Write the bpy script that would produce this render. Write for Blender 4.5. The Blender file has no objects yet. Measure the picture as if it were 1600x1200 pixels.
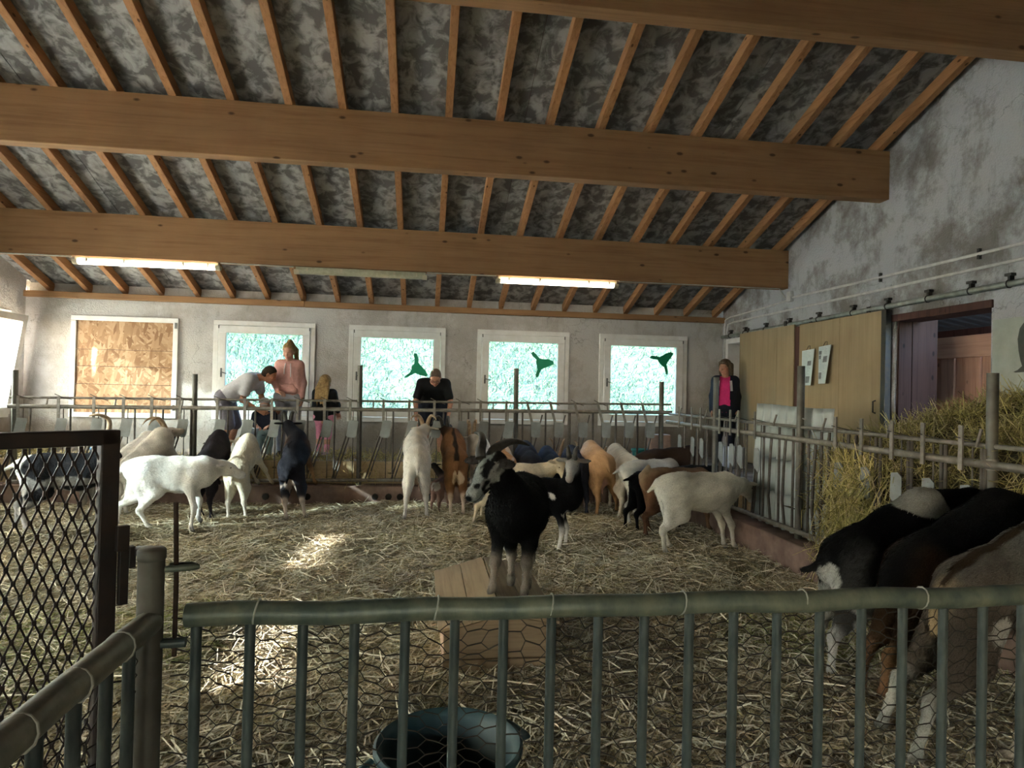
import bpy, bmesh, math, random
import numpy as np
from mathutils import Vector, Matrix

C = bpy.context.scene
COL = C.collection
RNG = np.random.default_rng(7)
random.seed(11)

# ------------------------------------------------------------------ camera
EYE = np.array([0.0, 0.0, 1.6])
FPX, YAW, PITCH, ROLL = 1036.68, .1330, .0112, .0232
_fw = np.array([math.sin(YAW) * math.cos(PITCH), math.cos(YAW) * math.cos(PITCH), math.sin(PITCH)])
_rt = np.array([math.cos(YAW), -math.sin(YAW), 0.0])
_up = np.cross(_rt, _fw)
_r = _rt * math.cos(ROLL) + _up * math.sin(ROLL)
_u = -_rt * math.sin(ROLL) + _up * math.cos(ROLL)
cam_d = bpy.data.cameras.new('camera')
cam = bpy.data.objects.new('camera', cam_d)
COL.objects.link(cam)
cam_d.sensor_width = 36.0
cam_d.lens = FPX * 36.0 / 1600.0
cam_d.clip_start = .05
cam_d.clip_end = 300
cam.matrix_world = Matrix(((_r[0], _u[0], -_fw[0], EYE[0]), (_r[1], _u[1], -_fw[1], EYE[1]),
                           (_r[2], _u[2], -_fw[2], EYE[2]), (0, 0, 0, 1)))
C.camera = cam


def at(u, v, x=None, y=None, z=None):
    """point of the barn seen at photo pixel (u, v) on the plane x, y or z = const"""
    d = (u - 800) / FPX * _r - (v - 600) / FPX * _u + _fw
    if x is not None:
        t = x / d[0]
    elif y is not None:
        t = y / d[1]
    else:
        t = (z - EYE[2]) / d[2]
    return EYE + t * d


# ------------------------------------------------------------------ sky, sun, exposure
SUN_DIR = Vector((.87, .42, -.335)).normalized()      # direction the light travels
SUN_STRENGTH = 15.0
SKY_STRENGTH = .75
EXPOSURE = 2.65
w = bpy.data.worlds.new('world')
C.world = w
w.use_nodes = True
nt = w.node_tree
for n in list(nt.nodes):
    nt.nodes.remove(n)
sky = nt.nodes.new('ShaderNodeTexSky')
sky.sky_type = 'NISHITA'
sky.sun_disc = False
sky.sun_elevation = math.asin(-SUN_DIR.z)
sky.sun_rotation = math.atan2(-SUN_DIR.x, -SUN_DIR.y)
sky.air_density = 1.0
sky.dust_density = 2.0
bg = nt.nodes.new('ShaderNodeBackground')
bg.inputs['Strength'].default_value = SKY_STRENGTH
wo = nt.nodes.new('ShaderNodeOutputWorld')
nt.links.new(sky.outputs[0], bg.inputs[0])
nt.links.new(bg.outputs[0], wo.inputs[0])
sun_d = bpy.data.lights.new('sun', 'SUN')
sun_d.energy = SUN_STRENGTH
sun_d.angle = math.radians(1.3)
sun_d.color = (1.0, .97, .93)
sun = bpy.data.objects.new('sun', sun_d)
COL.objects.link(sun)
sun.rotation_euler = SUN_DIR.to_track_quat('-Z', 'Y').to_euler()
C.view_settings.view_transform = 'Standard'
C.view_settings.look = 'None'
C.view_settings.gamma = 1
C.view_settings.use_curve_mapping = False
C.view_settings.exposure = EXPOSURE


def portal(name, loc, rot, sx, sy):
    d = bpy.data.lights.new(name, 'AREA')
    d.shape = 'RECTANGLE'
    d.size, d.size_y = sx, sy
    d.cycles.is_portal = True
    o = bpy.data.objects.new(name, d)
    COL.objects.link(o)
    o.location = loc
    o.rotation_euler = rot


# room numbers (metres, camera above the origin, straw at z = 0)
XL, XR, YB = -5.986, 5.129, 10.91
AISLE = .56
YF, XF = 9.30, 3.52                 # feed fences
WIN_X0, WIN_S, WIN_W, WIN_Z0, WIN_Z1 = -5.329, 2.065, 1.544, 1.059, 2.611
SLOPE = .3374


def zraft(y):                        # underside of the rafters
    return 3.704 + SLOPE * (8.854 - y)


# ------------------------------------------------------------------ helpers: objects
def tag(o, label=None, cat=None, group=None, kind=None):
    if label: o['label'] = label
    if cat: o['category'] = cat
    if group: o['group'] = group
    if kind: o['kind'] = kind
    return o


def empty(name, loc=(0, 0, 0), rz=0.0):
    o = bpy.data.objects.new(name, None)
    COL.objects.link(o)
    o.location = loc
    o.rotation_euler = (0, 0, rz)
    o.empty_display_size = .1
    return o


def mesh_from(name, V, faces, smooth=False):
    me = bpy.data.meshes.new(name)
    me.from_pydata([tuple(map(float, v)) for v in V], [], faces)
    if smooth:
        me.polygons.foreach_set('use_smooth', np.ones(len(me.polygons), bool))
    me.update()
    return me


def quads_mesh(name, V, Q, smooth=True, col=None):
    """fast mesh from numpy arrays (verts Nx3, quads Mx4)"""
    me = bpy.data.meshes.new(name)
    V = np.ascontiguousarray(V, np.float32)
    Q = np.ascontiguousarray(Q, np.int32)
    me.vertices.add(len(V))
    me.vertices.foreach_set('co', V.ravel())
    me.loops.add(Q.size)
    me.loops.foreach_set('vertex_index', Q.ravel())
    me.polygons.add(len(Q))
    me.polygons.foreach_set('loop_start', np.arange(0, Q.size, 4, dtype=np.int32))
    me.polygons.foreach_set('loop_total', np.full(len(Q), 4, np.int32))
    if smooth:
        me.polygons.foreach_set('use_smooth', np.ones(len(Q), bool))
    me.update(calc_edges=True)
    if col is not None:
        a = me.attributes.new('coat', 'FLOAT_COLOR', 'POINT')
        c4 = np.ones((len(V), 4), np.float32)
        c4[:, :3] = col
        a.data.foreach_set('color', c4.ravel())
    return me


def link(name, me, mat=None, parent=None, loc=None):
    o = bpy.data.objects.new(name, me)
    COL.objects.link(o)
    if mat is not None and not me.materials:
        me.materials.append(mat)
    if parent is not None:
        o.parent = parent
    if loc is not None:
        o.location = loc
    return o


class MB:
    """collects simple solids into one mesh"""
    def __init__(s, origin=(0, 0, 0)):
        s.V, s.F, s.o = [], [], np.array(origin, float)

    def add(s, V, F):
        b = len(s.V)
        s.V.extend([np.array(v, float) - s.o for v in V])
        s.F.extend([tuple(i + b for i in f) for f in F])
        return s

    def box(s, lo, hi, M=None):
        (a, b, c), (d, e, f) = lo, hi
        V = [(a, b, c), (d, b, c), (d, e, c), (a, e, c), (a, b, f), (d, b, f), (d, e, f), (a, e, f)]
        if M is not None:
            V = [tuple(M @ Vector(v)) for v in V]
        return s.add(V, [(0, 3, 2, 1), (4, 5, 6, 7), (0, 1, 5, 4), (1, 2, 6, 5), (2, 3, 7, 6), (3, 0, 4, 7)])

    def bar(s, a, b, w, h, up=(0, 0, 1)):
        """box bar from a to b, w across, h along up"""
        a, b, up = np.array(a, float), np.array(b, float), np.array(up, float)
        d = b - a
        d /= np.linalg.norm(d)
        sx = np.cross(d, up)
        if np.linalg.norm(sx) < 1e-6:
            sx = np.cross(d, (1, 0, 0))
        sx /= np.linalg.norm(sx)
        uz = np.cross(sx, d)
        V = []
        for p in (a, b):
            for i, j in ((-1, -1), (1, -1), (1, 1), (-1, 1)):
                V.append(p + sx * i * w / 2 + uz * j * h / 2)
        return s.add(V, [(0, 3, 2, 1), (4, 5, 6, 7), (0, 1, 5, 4), (1, 2, 6, 5), (2, 3, 7, 6), (3, 0, 4, 7)])

    def tube(s, pts, rad, n=8, cap=True, flat=1.0):
        pts = [np.array(p, float) for p in pts]
        m = len(pts)
        R = rad if hasattr(rad, '__len__') else [rad] * m
        ref = None
        V, F = [], []
        for i, p in enumerate(pts):
            t = pts[min(i + 1, m - 1)] - pts[max(i - 1, 0)]
            t /= np.linalg.norm(t) + 1e-12
            if ref is None:
                ref = np.array((0, 0, 1.0)) if abs(t[2]) < .9 else np.array((1.0, 0, 0))
            a = np.cross(t, ref); a /= np.linalg.norm(a) + 1e-12
            b = np.cross(a, t)
            ref = b
            for k in range(n):
                q = 2 * math.pi * k / n
                V.append(p + R[i] * (math.cos(q) * a + math.sin(q) * b * flat))
        for i in range(m - 1):
            for k in range(n):
                F.append((i * n + k, i * n + (k + 1) % n, (i + 1) * n + (k + 1) % n, (i + 1) * n + k))
        if cap:
            F.append(tuple(range(n - 1, -1, -1)))
            F.append(tuple((m - 1) * n + k for k in range(n)))
        return s.add(V, F)

    def cyl(s, a, b, r, n=10):
        return s.tube([a, b], r, n)

    def lathe(s, prof, c=(0, 0, 0), n=32, close=False):
        """profile of (r, z) around the z axis at c"""
        V, F = [], []
        m = len(prof)
        for r, z in prof:
            for k in range(n):
                q = 2 * math.pi * k / n
                V.append((c[0] + r * math.cos(q), c[1] + r * math.sin(q), c[2] + z))
        for i in range(m - 1 + (1 if close else 0)):
            for k in range(n):
                j = (i + 1) % m
                F.append((i * n + k, i * n + (k + 1) % n, j * n + (k + 1) % n, j * n + k))
        return s.add(V, F)

    def prism(s, poly, d):
        """extrude a 3-D polygon by vector d"""
        poly = [np.array(p, float) for p in poly]
        d = np.array(d, float)
        m = len(poly)
        V = poly + [p + d for p in poly]
        F = [tuple(range(m - 1, -1, -1)), tuple(range(m, 2 * m))]
        F += [(i, (i + 1) % m, m + (i + 1) % m, m + i) for i in range(m)]
        return s.add(V, F)

    def mesh(s, name, smooth=False):
        me = mesh_from(name, s.V, s.F, smooth)
        bm = bmesh.new(); bm.from_mesh(me)
        bmesh.ops.recalc_face_normals(bm, faces=bm.faces[:])
        bm.to_mesh(me); bm.free()
        return me

    def build(s, name, mat, parent=None, smooth=False, loc=None, bevel=0):
        o = link(name, s.mesh(name, smooth), mat, parent, loc)
        if bevel:
            b = o.modifiers.new('bevel', 'BEVEL')
            b.width = bevel; b.segments = 2; b.limit_method = 'ANGLE'
        if smooth:
            try:
                o.data.set_sharp_from_angle(angle=math.radians(50))
            except Exception:
                pass
        return o


# ------------------------------------------------------------------ helpers: materials
def nodes(name):
    m = bpy.data.materials.new(name)
    m.use_nodes = True
    t = m.node_tree
    b = t.nodes['Principled BSDF']
    return m, t, b


def N(t, kind, **kw):
    n = t.nodes.new(kind)
    for k, v in kw.items():
        if k in n.inputs:
            n.inputs[k].default_value = v
        else:
            setattr(n, k, v)
    return n


def ramp(t, fac, stops):
    r = t.nodes.new('ShaderNodeValToRGB')
    e = r.color_ramp.elements
    while len(e) < len(stops):
        e.new(.5)
    for el, (p, c) in zip(e, stops):
        el.position = p
        el.color = (*c, 1)
    t.links.new(fac, r.inputs[0])
    return r.outputs[0]


def coords(t, scale=(1, 1, 1), rot=(0, 0, 0)):
    tc = t.nodes.new('ShaderNodeTexCoord')
    mp = t.nodes.new('ShaderNodeMapping')
    mp.inputs['Scale'].default_value = scale
    mp.inputs['Rotation'].default_value = rot
    t.links.new(tc.outputs['Object'], mp.inputs[0])
    return mp.outputs[0]


def noise(t, vec, scale, detail=5, rough=.6, dist=0.0):
    n = N(t, 'ShaderNodeTexNoise', Scale=scale, Detail=detail, Roughness=rough, Distortion=dist)
    if vec is not None:
        t.links.new(vec, n.inputs['Vector'])
    return n.outputs['Fac']


def mixc(t, fac, a, b, mode='MIX'):
    m = t.nodes.new('ShaderNodeMix')
    m.data_type = 'RGBA'
    m.blend_type = mode
    for inp, v in ((0, fac), (6, a), (7, b)):
        if isinstance(v, (int, float)):
            m.inputs[inp].default_value = v
        elif isinstance(v, tuple):
            m.inputs[inp].default_value = (*v, 1)
        else:
            t.links.new(v, m.inputs[inp])
    return m.outputs[2]


def bump(t, b, h, strength=.3, dist=.01):
    n = N(t, 'ShaderNodeBump', Strength=strength, Distance=dist)
    t.links.new(h, n.inputs['Height'])
    t.links.new(n.outputs[0], b.inputs['Normal'])


def plain(name, c, rough=.7, c2=None, scale=12, metal=0.0, bmp=.15, vscale=(1, 1, 1), lo=.35, hi=.7, spec=None):
    m, t, b = nodes(name)
    b.inputs['Roughness'].default_value = rough
    b.inputs['Metallic'].default_value = metal
    if spec is not None:
        b.inputs['Specular IOR Level'].default_value = spec
    v = coords(t, vscale)
    f = noise(t, v, scale)
    c2 = c2 or tuple(x * .7 for x in c)
    t.links.new(ramp(t, f, [(lo, c2), (hi, c)]), b.inputs['Base Color'])
    if bmp:
        bump(t, b, noise(t, v, scale * 5, 4), bmp, .004)
    return m


def wood(name, c, c2, axis=0, scale=1.0, knots=True, rough=.7):
    """grain running along the axis, with scattered knots"""
    m, t, b = nodes(name)
    b.inputs['Roughness'].default_value = rough
    b.inputs['Specular IOR Level'].default_value = .2
    sc = [14 * scale] * 3
    sc[axis] = .55 * scale
    v = coords(t, tuple(sc))
    f = noise(t, v, 2.2, 6, .65, .6)
    base = ramp(t, f, [(.3, c2), (.5, c), (.75, tuple(min(1, x * 1.15) for x in c))])
    v2 = coords(t)
    big = noise(t, v2, 1.3, 3)
    base = mixc(t, ramp(t, big, [(.4, (0, 0, 0)), (.7, (.35, .35, .35))]), base, tuple(x * .75 for x in c2))
    if knots:
        vs = [7.5 * scale] * 3
        vs[axis] = 3.6 * scale
        vo = N(t, 'ShaderNodeTexVoronoi', Scale=1.0)
        t.links.new(coords(t, tuple(vs)), vo.inputs['Vector'])
        k = ramp(t, vo.outputs['Distance'], [(.07, (.9, .9, .9)), (.13, (0, 0, 0))])
        base = mixc(t, k, base, tuple(x * .28 for x in c2))
    t.links.new(base, b.inputs['Base Color'])
    bump(t, b, f, .2, .004)
    return m


def attr_mat(name, rough=.8, fur=True, sheen=.0):
    m, t, b = nodes(name)
    b.inputs['Roughness'].default_value = rough
    b.inputs['Specular IOR Level'].default_value = .08
    a = N(t, 'ShaderNodeAttribute', attribute_name='coat')
    v = coords(t)
    f = noise(t, v, 55, 4, .7)
    f2 = noise(t, coords(t, (22, 60, 60), (0, .6, 0)), 3, 4, .65, .8)
    c = mixc(t, 1.0, a.outputs['Color'], ramp(t, f2 if fur else f, [(.3, (.70, .69, .67)), (.7, (1.15, 1.15, 1.15))]), 'MULTIPLY')
    t.links.new(c, b.inputs['Base Color'])
    if fur:
        ad = N(t, 'ShaderNodeMath', operation='ADD')
        t.links.new(f, ad.inputs[0]); t.links.new(f2, ad.inputs[1])
        bump(t, b, ad.outputs[0], .8, .010)
    if sheen:
        b.inputs['Sheen Weight'].default_value = sheen
    return m


# ------------------------------------------------------------------ helpers: organic surfaces (signed distance field + surface nets)
class Sdf:
    def __init__(s):
        s.P = []

    def cone(s, a, b, ra, rb, k=.03, c=0, sy=1.0):
        s.P.append(('c', np.array(a, float), np.array(b, float), ra, rb, k, c, sy))

    def ell(s, c0, rad, R=None, k=.02, c=0):
        s.P.append(('e', np.array(c0, float), np.array(rad, float), np.eye(3) if R is None else np.array(R, float), None, k, c, 1.0))

    def dist(s, p, X):
        if p[0] == 'c':
            _, a, b, ra, rb, k, c, sy = p
            S = np.array([1, 1 / sy, 1])
            a, b, Y = a * S, b * S, X * S
            ab = b - a
            t = np.clip(((Y - a) @ ab) / max(ab @ ab, 1e-9), 0, 1)
            d = np.sqrt(((Y - a - t[..., None] * ab) ** 2).sum(-1)) - (ra + (rb - ra) * t)
            return d * (sy if sy < 1 else 1)
        _, c0, rad, R, _, k, c, sy = p
        q = (X - c0) @ R
        k0 = np.sqrt(((q / rad) ** 2).sum(-1))
        k1 = np.sqrt(((q / rad ** 2) ** 2).sum(-1)) + 1e-9
        return k0 * (k0 - 1) / k1

    def bounds(s, p):
        if p[0] == 'c':
            _, a, b, ra, rb, k, c, sy = p
            r = max(ra, rb) * max(1, sy)
            return np.minimum(a, b) - r, np.maximum(a, b) + r
        r = p[2].max()
        return p[1] - r, p[1] + r

    def surf(s, h, planes=(), inflate=0.0):
        """returns verts, quads. planes: (point, normal) – the side the normal points to is cut away"""
        B = [s.bounds(p) for p in s.P]
        lo = np.min([b[0] for b in B], 0) - 4 * h - inflate
        hi = np.max([b[1] for b in B], 0) + 4 * h + inflate
        dims = np.ceil((hi - lo) / h).astype(int) + 1
        F = np.full(dims, .3, np.float32)
        ax = [lo[i] + h * np.arange(dims[i]) for i in range(3)]
        for p, (bl, bh) in zip(s.P, B):
            m = p[5] + 3 * h + inflate
            i0 = np.maximum(((bl - m - lo) / h).astype(int), 0)
            i1 = np.minimum(((bh + m - lo) / h).astype(int) + 2, dims)
            if (i1 <= i0).any():
                continue
            sl = tuple(slice(a, b) for a, b in zip(i0, i1))
            X = np.stack(np.meshgrid(*[ax[i][sl[i]] for i in range(3)], indexing='ij'), -1)
            d = s.dist(p, X).astype(np.float32)
            f = F[sl]
            k = p[5]
            if k > 0:
                q = np.maximum(k - np.abs(f - d), 0) / k
                F[sl] = np.minimum(f, d) - q * q * k * .25
            else:
                F[sl] = np.minimum(f, d)
        F -= inflate
        if planes:
            X = np.stack(np.meshgrid(*ax, indexing='ij'), -1)
            for p0, nn in planes:
                nn = np.array(nn, float); nn /= np.linalg.norm(nn)
                F = np.maximum(F, (X - np.array(p0)) @ nn)
        return nets(F, lo, h)

    def colors(s, V, pal, sharp=.012):
        """blend of the palette entries of the nearest shapes"""
        n = len(V)
        D = np.empty((len(s.P), n), np.float32)
        for i, p in enumerate(s.P):
            D[i] = s.dist(p, V)
        D -= D.min(0)
        W = np.exp(-D / sharp)
        W /= W.sum(0)
        P = np.array([pal[p[6]] for p in s.P], np.float32)
        return W.T @ P


def nets(F, lo, h):
    S = F < 0
    nx, ny, nz = F.shape
    cnt = np.zeros((nx - 1, ny - 1, nz - 1), np.int8)
    for i in (0, 1):
        for j in (0, 1):
            for k in (0, 1):
                cnt += S[i:nx - 1 + i, j:ny - 1 + j, k:nz - 1 + k]
    mask = (cnt > 0) & (cnt < 8)
    I = np.argwhere(mask)
    idx = np.full(mask.shape, -1, np.int64)
    idx[mask] = np.arange(len(I))
    pos = np.zeros((len(I), 3)); num = np.zeros(len(I))
    for a in range(3):
        o1, o2 = [b for b in range(3) if b != a]
        for p in (0, 1):
            for q in (0, 1):
                c0 = np.zeros(3, int); c0[o1] = p; c0[o2] = q
                c1 = c0.copy(); c1[a] = 1
                A = F[tuple((I + c0).T)]; Bv = F[tuple((I + c1).T)]
                x = (A < 0) != (Bv < 0)
                t = np.where(x, A / np.where(x, A - Bv, 1), 0)
                P = (I + c0).astype(float)
                P[:, a] += t
                pos[x] += P[x]; num[x] += 1
    V = lo + h * pos / num[:, None]
    Q = []
    for a in range(3):
        o1, o2 = [(1, 2), (2, 0), (0, 1)][a]
        s0 = [slice(None)] * 3; s1 = [slice(None)] * 3
        s0[a] = slice(0, -1); s1[a] = slice(1, None)
        ch = S[tuple(s0)] != S[tuple(s1)]
        E = np.argwhere(ch)
        ok = (E[:, o1] > 0) & (E[:, o2] > 0) & (E[:, o1] < F.shape[o1] - 1) & (E[:, o2] < F.shape[o2] - 1)
        E = E[ok]
        def cell(d1, d2):
            e = E.copy(); e[:, o1] += d1; e[:, o2] += d2
            return idx[tuple(e.T)]
        q = np.stack([cell(-1, -1), cell(0, -1), cell(0, 0), cell(-1, 0)], 1)
        flip = ~S[tuple(E.T)]
        q[flip] = q[flip][:, ::-1]
        Q.append(q)
    Q = np.concatenate(Q)
    Q = Q[(Q >= 0).all(1)]
    # one pass of smoothing
    for _ in range(2):
        acc = np.zeros_like(V); n = np.zeros(len(V))
        for i in range(4):
            np.add.at(acc, Q[:, i], V[Q[:, (i + 1) % 4]]); np.add.at(n, Q[:, i], 1)
            np.add.at(acc, Q[:, i], V[Q[:, (i - 1) % 4]]); np.add.at(n, Q[:, i], 1)
        V = V * .5 + .5 * acc / np.maximum(n, 1)[:, None]
    return V, Q


def pnoise(X, f, seed=0):
    """smooth pseudo-noise in about -1..1"""
    r = np.random.default_rng(seed)
    out = np.zeros(len(X))
    for i in range(6):
        k = r.normal(size=3) * f
        out += np.sin(X @ k + r.uniform(0, 6.28)) / 2.4
    return out


def look_R(fwd, up=(0, 0, 1)):
    """columns: forward, left, up"""
    f = np.array(fwd, float); f /= np.linalg.norm(f)
    l = np.cross(np.array(up, float), f); l /= np.linalg.norm(l)
    return np.stack([f, l, np.cross(f, l)], 1)


def strands(name, P, D, L, W, col, bend=.25, lift=0.0, mat=None, parent=None):
    """many bent ribbons: base points P, unit directions D, lengths L, widths W, colours"""
    n = len(P)
    side = np.cross(D, RNG.normal(size=(n, 3)) * .6 + np.array([0, 0, 1.0]))
    side /= np.linalg.norm(side, axis=1)[:, None] + 1e-9
    bnd = np.cross(D, side) * 1.0
    bl = (RNG.uniform(-bend, bend, n) * L)[:, None]
    sb = (RNG.uniform(-bend, bend, n) * L)[:, None]
    V = np.empty((n, 3, 2, 3), np.float32)
    for i, t in enumerate((-.5, 0, .5)):
        c = P + D * (L * t)[:, None] + (side * sb + bnd * bl) * (t * t * 4 - .5) * .5
        wd = (W * (1.0 if i == 1 else .75))[:, None] * .5
        V[:, i, 0] = c - side * wd
        V[:, i, 1] = c + side * wd
    b = (np.arange(n) * 6)[:, None]
    Q = np.concatenate([b + np.array([[0, 1, 3, 2]]), b + np.array([[2, 3, 5, 4]])])
    me = quads_mesh(name, V.reshape(-1, 3), Q, False, np.repeat(col, 6, axis=0))
    return link(name, me, mat, parent)
# ------------------------------------------------------------------ materials of the building
def plaster(name, c, dirt, zlow=1.05, amount=.5):
    m, t, b = nodes(name)
    b.inputs['Roughness'].default_value = .92
    b.inputs['Specular IOR Level'].default_value = .15
    v = coords(t)
    f = noise(t, v, 1.5, 10, .72, .12)
    base = ramp(t, f, [(.40, dirt), (.485, tuple((x + y) / 2 for x, y in zip(c, dirt))), (.54, c)])
    base = mixc(t, amount, c, base)
    f2 = noise(t, coords(t, (1, 1, .3)), 6, 8, .75)
    base = mixc(t, ramp(t, f2, [(.55, (0, 0, 0)), (.8, (.6, .6, .6))]), base, tuple(x * .55 for x in dirt))
    # fine cracks and cobweb lines
    vo = N(t, 'ShaderNodeTexVoronoi', feature='DISTANCE_TO_EDGE', Scale=1.7)
    wv = t.nodes.new('ShaderNodeVectorMath'); wv.operation = 'ADD'
    nz = N(t, 'ShaderNodeTexNoise', Scale=2.5, Detail=6)
    t.links.new(v, nz.inputs['Vector']); t.links.new(v, wv.inputs[0]); t.links.new(nz.outputs['Color'], wv.inputs[1])
    t.links.new(wv.outputs[0], vo.inputs['Vector'])
    cr = ramp(t, vo.outputs['Distance'], [(.0, (1, 1, 1)), (.012, (0, 0, 0))])
    msk = ramp(t, noise(t, v, .9, 2), [(.5, (0, 0, 0)), (.62, (.55, .55, .55))])
    base = mixc(t, mixc(t, 1.0, cr, msk, 'MULTIPLY'), base, tuple(x * .3 for x in dirt))
    # mud splashed along the foot of the wall
    sep = t.nodes.new('ShaderNodeSeparateXYZ')
    t.links.new(v, sep.inputs[0])
    ad = N(t, 'ShaderNodeMath', operation='MULTIPLY_ADD')
    ad.inputs[1].default_value = .5
    t.links.new(noise(t, v, 3, 4), ad.inputs[0]); t.links.new(sep.outputs['Z'], ad.inputs[2])
    low = ramp(t, N_map(t, ad.outputs[0], zlow + .1, zlow + .5), [(0, (.8, .8, .8)), (1, (0, 0, 0))])
    base = mixc(t, low, base, tuple(x * .62 for x in dirt))
    t.links.new(base, b.inputs['Base Color'])
    h = N(t, 'ShaderNodeMath', operation='ADD')
    t.links.new(noise(t, v, 9, 8, .7), h.inputs[0]); t.links.new(noise(t, v, 45, 4, .7), h.inputs[1])
    bump(t, b, h.outputs[0], .7, .02)
    return m


def N_map(t, val, a, b):
    n = t.nodes.new('ShaderNodeMapRange')
    n.inputs[1].default_value = a; n.inputs[2].default_value = b
    t.links.new(val, n.inputs[0])
    return n.outputs[0]


M = {}
M['plaster'] = plaster('old lime plaster', (.53, .515, .50), (.31, .265, .22))
M['plaster_r'] = plaster('stained gable plaster', (.45, .46, .48), (.14, .12, .095), .9, .75)
M['beam'] = wood('glued timber', (.29, .165, .08), (.22, .118, .055), 0, .8)
M['rafter'] = wood('rafter timber', (.38, .195, .09), (.25, .115, .05), 1, 1.2)
M['white_pvc'] = plain('white window frame', (.78, .78, .77), .35, (.66, .65, .62), 6, 0, .05)
M['concrete'] = plain('old concrete', (.30, .255, .215), .95, (.15, .12, .10), 5, 0, .5)
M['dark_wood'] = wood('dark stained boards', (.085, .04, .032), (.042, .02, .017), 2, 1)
M['ply'] = wood('weathered plywood', (.35, .27, .16), (.30, .228, .132), 2, .55, False)
M['plank'] = wood('reddish planks', (.50, .27, .17), (.36, .18, .11), 2, .9)
M['plank_h'] = wood('reddish plank lying', (.54, .30, .19), (.40, .20, .12), 1, .9)
M['steel_dark'] = plain('dark painted steel', (.025, .03, .035), .5, (.05, .04, .03), 20, .3, .1)
M['galv'] = plain('galvanised pipe', (.42, .45, .42), .45, (.24, .25, .22), 9, .55, .12)
M['feedboard'] = wood('pale feed trough board', (.50, .37, .22), (.36, .25, .14), 0, 1.0)
M['black'] = plain('black rubber', (.012, .012, .013), .6, (.02, .02, .02), 10)

m, t, b = nodes('grey insulation board')
b.inputs['Roughness'].default_value = .95
b.inputs['Specular IOR Level'].default_value = .1
v = coords(t, (1.0, .8, 1))
f = noise(t, v, 7.5, 8, .60, .5)
c1 = ramp(t, f, [(.43, (.12, .117, .115)), (.47, (.175, .172, .17)), (.53, (.26, .257, .255)), (.6, (.34, .338, .335))])
f2 = noise(t, coords(t, (3, .6, 1)), 3, 5, .6)
c1 = mixc(t, ramp(t, f2, [(.5, (0, 0, 0)), (.75, (.4, .4, .4))]), c1, (.13, .12, .11))
t.links.new(c1, b.inputs['Base Color'])
bump(t, b, noise(t, v, 26, 5, .7), .3, .008)
M['insul'] = m

m, t, b = nodes('oriented strand board')
b.inputs['Roughness'].default_value = .7
cs = []
for i, (sx, rz) in enumerate(((1, .5), (1, -.7), (1, 1.4))):
    vv = coords(t, (22, 22, 22), (0, rz, 0))
    mp = t.nodes.new('ShaderNodeMapping'); mp.inputs['Scale'].default_value = (.32, 1, 1.25)
    t.links.new(vv, mp.inputs[0])
    vo = N(t, 'ShaderNodeTexVoronoi', Scale=1.0, Randomness=1.0)
    t.links.new(mp.outputs[0], vo.inputs['Vector'])
    sp = t.nodes.new('ShaderNodeSeparateColor'); t.links.new(vo.outputs['Color'], sp.inputs[0])
    cs.append((ramp(t, sp.outputs[0], [(0, (.20, .10, .042)), (.5, (.335, .195, .10)), (1, (.45, .30, .18))]), sp.outputs[1]))
c = mixc(t, ramp(t, cs[1][1], [(.5, (0, 0, 0)), (.52, (1, 1, 1))]), cs[0][0], cs[1][0])
c = mixc(t, ramp(t, cs[2][1], [(.55, (0, 0, 0)), (.57, (1, 1, 1))]), c, cs[2][0])
t.links.new(c, b.inputs['Base Color'])
M['osb'] = m


def glass(name, transp, translu, dust=(.8, .82, .8)):
    m = bpy.data.materials.new(name)
    m.use_nodes = True
    t = m.node_tree
    for n in list(t.nodes):
        t.nodes.remove(n)
    out = t.nodes.new('ShaderNodeOutputMaterial')
    tr = t.nodes.new('ShaderNodeBsdfTransparent'); tr.inputs[0].default_value = (.86, .97, .98, 1)
    gl = t.nodes.new('ShaderNodeBsdfGlossy'); gl.inputs['Roughness'].default_value = .05
    tl = t.nodes.new('ShaderNodeBsdfTranslucent'); tl.inputs[0].default_value = (*dust, 1)
    fr = t.nodes.new('ShaderNodeFresnel'); fr.inputs[0].default_value = 1.3
    m1 = t.nodes.new('ShaderNodeMixShader'); m2 = t.nodes.new('ShaderNodeMixShader')
    m1.inputs[0].default_value = translu / max(translu + transp, 1e-6)
    t.links.new(tr.outputs[0], m1.inputs[1]); t.links.new(tl.outputs[0], m1.inputs[2])
    t.links.new(fr.outputs[0], m2.inputs[0]); t.links.new(m1.outputs[0], m2.inputs[1]); t.links.new(gl.outputs[0], m2.inputs[2])
    t.links.new(m2.outputs[0], out.inputs[0])
    return m


M['glass'] = glass('window glass', .95, .05)
M['glass_sunny'] = glass('dusty window glass', .32, .68)
M['glass_milky'] = glass('milky dusty glass', .08, .92)


def struct(o, kind='structure'):
    o['kind'] = kind
    return o


# ------------------------------------------------------------------ ground outside and the bank behind the back windows
M['grass'] = plain('meadow soil and grass', (.048, .08, .048), .95, (.036, .065, .036), 3, 0, .5)
g = MB()
g.box((-70, -60, -.9), (70, 12.2, -.45))
struct(g.build('ground', M['grass']))
nx, ny = 60, 30
X, Y = np.meshgrid(np.linspace(-26, 26, nx), np.linspace(12.2, 34, ny), indexing='ij')
Z = -.45 + .48 * np.maximum(Y - 12.6, 0) + .12 * np.sin(X * .9 + Y * .7) * np.minimum((Y - 12.2) / 3, 1)
V = np.stack([X, Y, Z], -1).reshape(-1, 3)
i, j = np.meshgrid(np.arange(nx - 1), np.arange(ny - 1), indexing='ij')
k = (i * ny + j).ravel()
bank = link('grass_slope', quads_mesh('grass_slope', V, np.stack([k, k + ny, k + ny + 1, k + 1], 1)), M['grass'])
struct(bank)
M['blades'] = attr_mat('grass blades', .8, False)
n = 45000
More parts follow.
